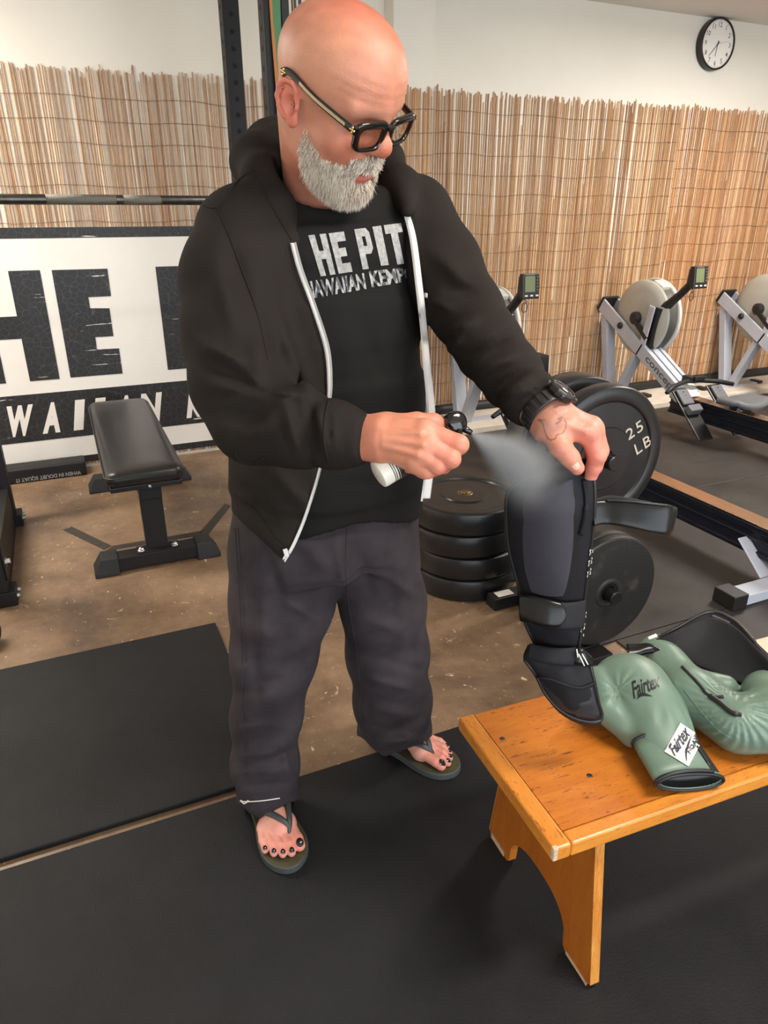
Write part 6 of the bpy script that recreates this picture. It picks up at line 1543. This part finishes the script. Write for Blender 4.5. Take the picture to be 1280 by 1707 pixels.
# ---------------------------------------------------------------- beard
M['beard'] = mat('grey_beard_hair', (1, 1, 1), 0.5, attr='tint')
def beard():
    r = np.random.default_rng(12); q = local(head_V, HT, HR); x, y, z = q[:, 0], q[:, 1], q[:, 2]; ax = np.abs(x)
    top = np.interp(y, [0.0, 0.02, 0.04, 0.065, 0.09], [-0.014, -0.022, -0.036, -0.043, -0.040])
    m = (z < top) & (y > 0.012+np.clip(-z-0.05, 0, 1)*0.8) & (z > -0.135) & (ax < 0.078)
    mous = (z < -0.023-0.25*ax) & (z > -0.054-0.2*ax) & (ax < 0.038) & (y > 0.075)
    lips = (ax < 0.024) & (z < -0.0475) & (z > -0.0715) & (y > 0.080)
    jit = r.random(len(z)); edge_ = np.clip((top-z)/0.014, 0, 1); idx = np.where(((m & (jit < 0.12+0.9*edge_)) | mous) & ~lips)[0]
    V, F, C = [], [], []
    W = [np.array(rgb(240, 230, 214)), np.array(rgb(212, 195, 172)), np.array(rgb(146, 122, 98)), np.array(rgb(250, 246, 238))]
    N = 17000
    pick = r.choice(idx, N)
    for i in pick:
        p = head_V[i]+r.normal(size=3)*0.0012; hq = HR.T@(p-HT)
        f = head_tree.find_nearest(Vector(p)); p = np.array(f[0]); n = np.array(f[1]); n = n if n@(p-h3(0, 0.02, -0.03)) > 0 else -n
        dn = -HR[:, 2]*0.9+HR[:, 1]*0.12
        mo = hq[2] > -0.057 and abs(hq[0]) < 0.04 and hq[1] > 0.07
        L = np.interp(hq[2], [-0.115, -0.085, -0.05, -0.02], [0.019, 0.024, 0.016, 0.007])*r.uniform(0.65, 1.15)
        if mo: L = 0.0115*r.uniform(0.7, 1.15); dn = dn*0.75+HR[:, 0]*np.clip(hq[0]/0.016, -1, 1)*0.9
        fade = np.interp(hq[2], [-0.06, -0.03, -0.015], [1, 0.6, 0.25]) if not mo else 1
        fade *= np.interp(hq[1], [0.012, 0.03], [0.35, 1])

        if r.random() > fade: continue
        d = nrm(n*0.55+dn+r.normal(size=3)*0.26); d2 = nrm(n*0.12+dn*1.2+r.normal(size=3)*0.30)
        s = nrm(np.cross(d, n+0.01)); rad = r.uniform(0.00030, 0.00050); tt = np.cross(d, s)
        u = r.random(); k = 0 if u < 0.45 else (1 if u < 0.75 else (2 if u < 0.86 else 3))
        if hq[2] < -0.063 and 0.06 < hq[1] and abs(hq[0]) < 0.03 and hq[2] > -0.09 and r.random() < 0.45: k = 2
        if mo and r.random() < 0.3: k = 2
        c = W[k]*r.uniform(0.8, 1.05); b = len(V)
        mid_ = p+d*L*0.5; tip = mid_+d2*L*0.5
        for ctr, rr in ((p-n*0.001, rad), (mid_, rad*0.85)):
            for a in (0, 2.094, 4.189): V.append(ctr+s*rr*math.cos(a)+tt*rr*math.sin(a)); C.append(c)
        V.append(tip); C.append(c)
        for k_ in range(3):
            F.append((b+k_, b+(k_+1) % 3, b+3+(k_+1) % 3, b+3+k_)); F.append((b+3+k_, b+3+(k_+1) % 3, b+6, b+6))
    V = np.array(V); me = bpy.data.meshes.new('beard'); me.from_pydata([tuple(v) for v in V], [], [f if f[2] != f[3] else f[:3] for f in F]); me.materials.append(M['beard'])
    at = me.color_attributes.new('tint', 'FLOAT_COLOR', 'POINT'); at.data.foreach_set('color', np.concatenate([np.array(C), np.ones((len(V), 1))], 1).astype(np.float32).ravel())
    me.transform(wm(pn).inverted()); o = bpy.data.objects.new('beard', me); place(o, pn); tag(o, 'short full grey beard and moustache', kind='stuff'); return o
beard()
# eyebrows: a few pale hairs
# ---------------------------------------------------------------- glasses
M['acetate'] = mat('glossy_black_acetate', rgb(16, 15, 15), 0.10, coat=0.5)
M['gold'] = mat('pale_gold_fittings', rgb(226, 200, 140), 0.22, 1.0)
M['silver_core'] = mat('engraved_silver_core', rgb(206, 194, 160), 0.3, 1.0, bump=0.5, bscale=700)
lens = bpy.data.materials.new('tinted_lens'); lens.use_nodes = True
b = lens.node_tree.nodes['Principled BSDF']; b.inputs['Base Color'].default_value = (0.74, 0.66, 0.60, 1); b.inputs['Roughness'].default_value = 0.03; b.inputs['Transmission Weight'].default_value = 1.0; b.inputs['IOR'].default_value = 1.03
GY = 0.1140
def gl(x, z, back=0.0): return h3(x, GY-1.6*x*x-back, z+0.001)  # slightly wrapped front
glasses = obj('eyeglasses', MB().box(h3(0, GY+0.001, 0.025), (0.016, 0.006, 0.008), HR), M['acetate'], pn, 0.002)
def squircle(cx, cz, hw, hh, n=40, pw=4.2, taper=0.0):
    P = []
    for k in range(n):
        a = 2*PI*k/n; c, s = math.cos(a), math.sin(a); rr = (abs(c)**pw+abs(s)**pw)**(-1/pw); zz = s*rr
        P.append((cx+c*rr*hw*(1+taper*zz), cz+zz*hh))
    return P
for s in (-1, 1):
    inn = squircle(s*0.0358, 0.010, 0.0232, 0.0148, taper=0.07); outp = squircle(s*0.0366, 0.0125, 0.0318, 0.0222, taper=0.09)
    G = []
    for (ix, iz), (ox, oz) in zip(inn, outp):
        G.append([gl(ix, iz, 0.0045), gl(ix, iz, -0.0005), gl(ix*0.7+ox*0.3, iz*0.7+oz*0.3, -0.0016), gl(ix*0.2+ox*0.8, iz*0.2+oz*0.8, -0.0016), gl(ox, oz, -0.0004), gl(ox, oz, 0.0045)])
    G.append(G[0]); obj('rim', MB().grid([list(r) for r in G], closed=True), M['acetate'], glasses)
    lp = [gl(ix, iz, 0.0015) for ix, iz in inn]; lq_ = [gl(ix, iz, 0.003) for ix, iz in inn]; k = len(lp)
    mb = MB(); mb.add(lp+lq_, [tuple(range(k)), tuple(range(2*k-1, k-1, -1))]+[(i, (i+1) % k, k+(i+1) % k, k+i) for i in range(k)]); obj('lens', mb, lens, glasses)
    # temple: hinge block, arm, inlay, tip
    A = h3(s*0.0715, GY-0.012, 0.024); B = h3(s*0.0815, 0.035, 0.030); C_ = h3(s*0.0845, -0.018, 0.038); D_ = h3(s*0.0835, -0.034, 0.030)
    obj('end_piece', MB().bar(h3(s*0.066, GY-0.008, 0.0235), A, 0.007, 0.013, HR[:, 0]), M['acetate'], glasses, 0.002)
    pts = cr([A, B, C_, D_], 24); G = []
    for i, p in enumerate(pts):
        t = nrm(pts[min(i+1, 23)]-pts[max(i-1, 0)]); o_ = nrm(HR[:, 0]*s-t*(t@(HR[:, 0]*s))); u = np.cross(t, o_); hh = np.interp(i/23, [0, .15, .45, .6, 1], [.0052, .0050, .0042, .0046, .0062])
        G.append([p+o_*0.0022*math.copysign(abs(math.cos(a))**0.5, math.cos(a))+u*hh*math.copysign(abs(math.sin(a))**0.5, math.sin(a)) for a in np.linspace(0, 2*PI, 12, endpoint=False)])
    mb = MB().grid(G, closed=True); mb.f += [tuple(range(11, -1, -1)), tuple(23*12+j for j in range(12))]; mb.mi += [0, 0]; mb.sm += [True, True]
    obj('temple', mb, M['acetate'], glasses)
    ip = pts[2:13]; up_h = HR[:, 2]; G = []
    for p in ip: G.append([p+HR[:, 0]*s*0.0026+up_h*0.0022, p+HR[:, 0]*s*0.0026-up_h*0.0022])
    mb = MB().grid(G); obj('silver_inlay', mb, M['silver_core'], glasses)
    for c_ in (pts[0]+HR[:, 0]*s*0.002-HR[:, 1]*0.0, pts[20]+HR[:, 0]*s*0.002):
        mb = MB()
        for dx, dz in ((0, 0.0032), (0, -0.0032), (0.0034, 0), (-0.0034, 0), (0, 0)):
            e = c_+HR[:, 1]*dx+HR[:, 2]*dz; mb.lathe([(0.0001, 0.0022), (0.0012, 0.0018), (0.0018, 0.0008), (0.0019, 0)], e, frame(HR[:, 0]*s), 8, sm=True)
        obj('gold_cross', mb, M['gold'], glasses)
glasses['label'] = 'thick black eyeglasses with pale gold fittings'
# ---------------------------------------------------------------- watch
wc_ = dep(909, 686, 1.088); wn = nrm(dep(922, 702, 1.080)-dep(884, 660, 1.112)); WR = frame(wn, UPV)
G = []
for zz, rr in ((-0.012, 1.0), (-0.012, 1.09), (-0.010, 1.12), (0.010, 1.12), (0.012, 1.09), (0.012, 1.0)):
    G.append([wc_+WR@np.array([0.0335*rr*math.cos(a), 0.0335*rr*math.sin(a), zz]) for a in np.linspace(0, 2*PI, 40, endpoint=False)])
watch = obj('wrist_watch', MB().grid(G+[G[0]], closed=True), M['black_plastic'], pn); watch['label'] = 'chunky black wrist watch'
for k in range(20):
    a = 2*PI*k/20+0.1; p = wc_+WR@np.array([0.0378*math.cos(a), 0.0378*math.sin(a), 0]); obj('strap_rib', MB().box(p, (0.003, 0.006, 0.02), np.stack([WR@np.array([math.cos(a), math.sin(a), 0]), WR@np.array([-math.sin(a), math.cos(a), 0]), WR[:, 2]], 1)), M['rubber_black'], watch, 0.001)
fd_ = nrm(UPV*0.62+RGT*0.55-FWD*0.55); fd_ = nrm(fd_-wn*(fd_@wn)); fc = wc_+fd_*0.038
RF = frame(fd_, wn)
obj('watch_case', MB().lathe([(0.0001, -0.006), (0.020, -0.006), (0.0235, -0.002), (0.0235, 0.005), (0.021, 0.008), (0.0185, 0.0085), (0.018, 0.006), (0.0001, 0.006)], fc, RF, 10), M['black_plastic'], watch, 0.001)
M['glass_dark'] = mat('dark_watch_glass', rgb(30, 32, 34), 0.08, coat=0.8)
obj('watch_glass', MB().lathe([(0.0178, 0.0062), (0.016, 0.0078), (0.0001, 0.008)], fc, RF, 24, sm=True), M['glass_dark'], watch)
for k in range(4):
    a = PI/4+PI/2*k; obj('button', MB().box(fc+RF@np.array([0.0245*math.cos(a), 0.0245*math.sin(a), 0.002]), (0.006, 0.006, 0.006), RF@np.array([[math.cos(a), -math.sin(a), 0], [math.sin(a), math.cos(a), 0], [0, 0, 1]])), M['glass_dark'], watch, 0.001)
# necklace: thin chain at the side of the neck
# ---------------------------------------------------------------- spray bottle
sb0, sb1 = dep(629, 792, 1.012), dep(724, 735, 1.034); sx_ = nrm(sb1-sb0); SR = frame(sx_, UPV)
bt = thing('spray_bottle', 'small black and white spray bottle in the man\'s right hand', 'spray bottle', tuple(sb0))
M['white_plastic'] = mat('white_plastic', rgb(232, 228, 214), 0.35); M['label_black'] = mat('black_bottle_label', rgb(42, 39, 36), 0.3)
RB = 0.0215
obj('bottle_body', MB().lathe([(0.0001, 0), (RB-0.004, 0), (RB-0.001, 0.0015), (RB, 0.005), (RB, 0.088), (RB-0.004, 0.098), (0.013, 0.104), (0.012, 0.112), (0.0001, 0.112)], sb0, SR, 40, sm=True), M['white_plastic'], bt).modifiers.new('edges', 'EDGE_SPLIT').split_angle = 0.7
obj('label', MB().lathe([(RB+0.0003, 0.024), (RB+0.0004, 0.0245), (RB+0.0004, 0.086), (RB+0.0003, 0.0865)], sb0, SR, 40, sm=True), M['label_black'], bt)
for zz in (0.0175, 0.0205): obj('label_ring', MB().lathe([(RB+0.0005, zz), (RB+0.0005, zz+0.0012)], sb0, SR, 40), M['label_black'], bt)
obj('label_line', MB().lathe([(RB+0.0006, 0.0262), (RB+0.0006, 0.0268)], sb0, SR, 40), M['white_plastic'], bt)
sd_ = nrm(np.cross(sx_, FWD)); lo2 = nrm(-FWD-sx_*(-FWD@sx_))
for k in range(3):
    c_ = sb0+sx_*(0.034+0.0)+lo2*(RB+0.0008)-np.cross(sx_, lo2)*0.0; obj('label_mark', MB().box(c_+np.cross(sx_, lo2)*(0.003*(k-1)), (0.005, 0.0012, 0.0006), np.stack([sx_, np.cross(lo2, sx_), lo2], 1)), M['white_plastic'], bt)
hd = sb0+sx_*0.118
nz = nrm(dep(787, 722, 1.034)-dep(745, 700, 1.034))
obj('collar', MB().lathe([(0.0135, 0.104), (0.0145, 0.106), (0.0145, 0.120), (0.011, 0.123), (0.0001, 0.123)], sb0, SR, 28), M['black_plastic'], bt)
hq_ = dep(758, 705, 1.030)
M['gloss_black'] = mat('glossy_black_plastic', rgb(20, 19, 18), 0.12, coat=0.4)
obj('spray_head', MB().lathe([(0.0001, -0.014), (0.012, -0.013), (0.0165, -0.008), (0.0175, 0.0), (0.0165, 0.008), (0.012, 0.0115), (0.0001, 0.012)], hq_, frame(-FWD*0.8+RGT*0.4, UPV), 28, sm=True), M['gloss_black'], bt)
obj('neck', MB().tube([sb0+sx_*0.120, (sb0+sx_*0.12+hq_)/2, hq_], [0.009, 0.010, 0.012], 14), M['gloss_black'], bt)
nzt = dep(786, 722, 1.026)
obj('nozzle', MB().tube([hq_+(nzt-hq_)*0.3, nzt], [0.0065, 0.0038], 14), M['gloss_black'], bt)
obj('trigger', MB().tube([hq_-UPV*0.004-FWD*0.004, dep(768, 728, 1.018), dep(764, 742, 1.012)], [0.005, 0.0045, 0.004], 10), M['gloss_black'], bt)
# ---------------------------------------------------------------- spray mist: a cone of fine droplets in the air
tg = dep(912, 800, 1.10); ax_m = nrm(tg-nzt); LM = np.linalg.norm(tg-nzt)
mist = obj('spray_mist', MB().lathe([(0.004, 0.0), (0.019, 0.03), (0.043, 0.07), (0.066, LM*0.72), (0.08, LM*0.92), (0.07, LM*0.99), (0.0005, LM)], nzt, frame(ax_m), 32, sm=True), [])
vm = bpy.data.materials.new('fine_water_mist'); vm.use_nodes = True; nt = vm.node_tree; N = nt.nodes; L = nt.links
for n in list(N):
    if n.type != 'OUTPUT_MATERIAL': N.remove(n)
out_ = N['Material Output']; vs = N.new('ShaderNodeVolumeScatter'); vs.inputs['Color'].default_value = (0.97, 0.95, 0.92, 1); vs.inputs['Anisotropy'].default_value = 0.0
tc = N.new('ShaderNodeTexCoord'); mp = N.new('ShaderNodeMapping'); mp.vector_type = 'TEXTURE'
E = Matrix(np.concatenate([np.concatenate([frame(ax_m), nzt[:, None]], 1), [[0, 0, 0, 1]]]).tolist())
mp.inputs['Location'].default_value = E.to_translation(); mp.inputs['Rotation'].default_value = E.to_euler()
L.new(tc.outputs['Object'], mp.inputs[0]); sp_ = N.new('ShaderNodeSeparateXYZ'); L.new(mp.outputs[0], sp_.inputs[0])
def mth(op, a, b_=None, c_=None):
    n = N.new('ShaderNodeMath'); n.operation = op
    for i, v in enumerate((a, b_, c_)):
        if v is None: continue
        if hasattr(v, 'links'): L.new(v, n.inputs[i])
        else: n.inputs[i].default_value = v
    return n.outputs[0]
rr = mth('SQRT', mth('ADD', mth('POWER', sp_.outputs[0], 2.0), mth('POWER', sp_.outputs[1], 2.0)))
wid = mth('ADD', mth('MULTIPLY', sp_.outputs[2], 0.40), 0.003)
k_ = mth('DIVIDE', rr, wid); fall = mth('POWER', 2.718, mth('MULTIPLY', mth('POWER', k_, 2.0), -2.6))
ns = N.new('ShaderNodeTexNoise'); ns.inputs['Scale'].default_value = 22; ns.inputs['Detail'].default_value = 5; L.new(tc.outputs['Object'], ns.inputs[0])
dens = mth('MULTIPLY', mth('MULTIPLY', fall, mth('ADD', ns.outputs[0], 0.25)), mth('DIVIDE', 17.0, mth('ADD', sp_.outputs[2], 0.05)))
fin = mth('SUBTRACT', 1.0, mth('POWER', mth('MINIMUM', mth('DIVIDE', sp_.outputs[2], LM), 1.0), 3.0)); dens = mth('MULTIPLY', dens, fin)
L.new(dens, vs.inputs['Density']); L.new(vs.outputs[0], out_.inputs['Volume'])
mist.data.materials.clear(); mist.data.materials.append(vm)
tag(mist, 'fan of fine spray mist between bottle nozzle and shin guard', 'mist', kind='stuff')
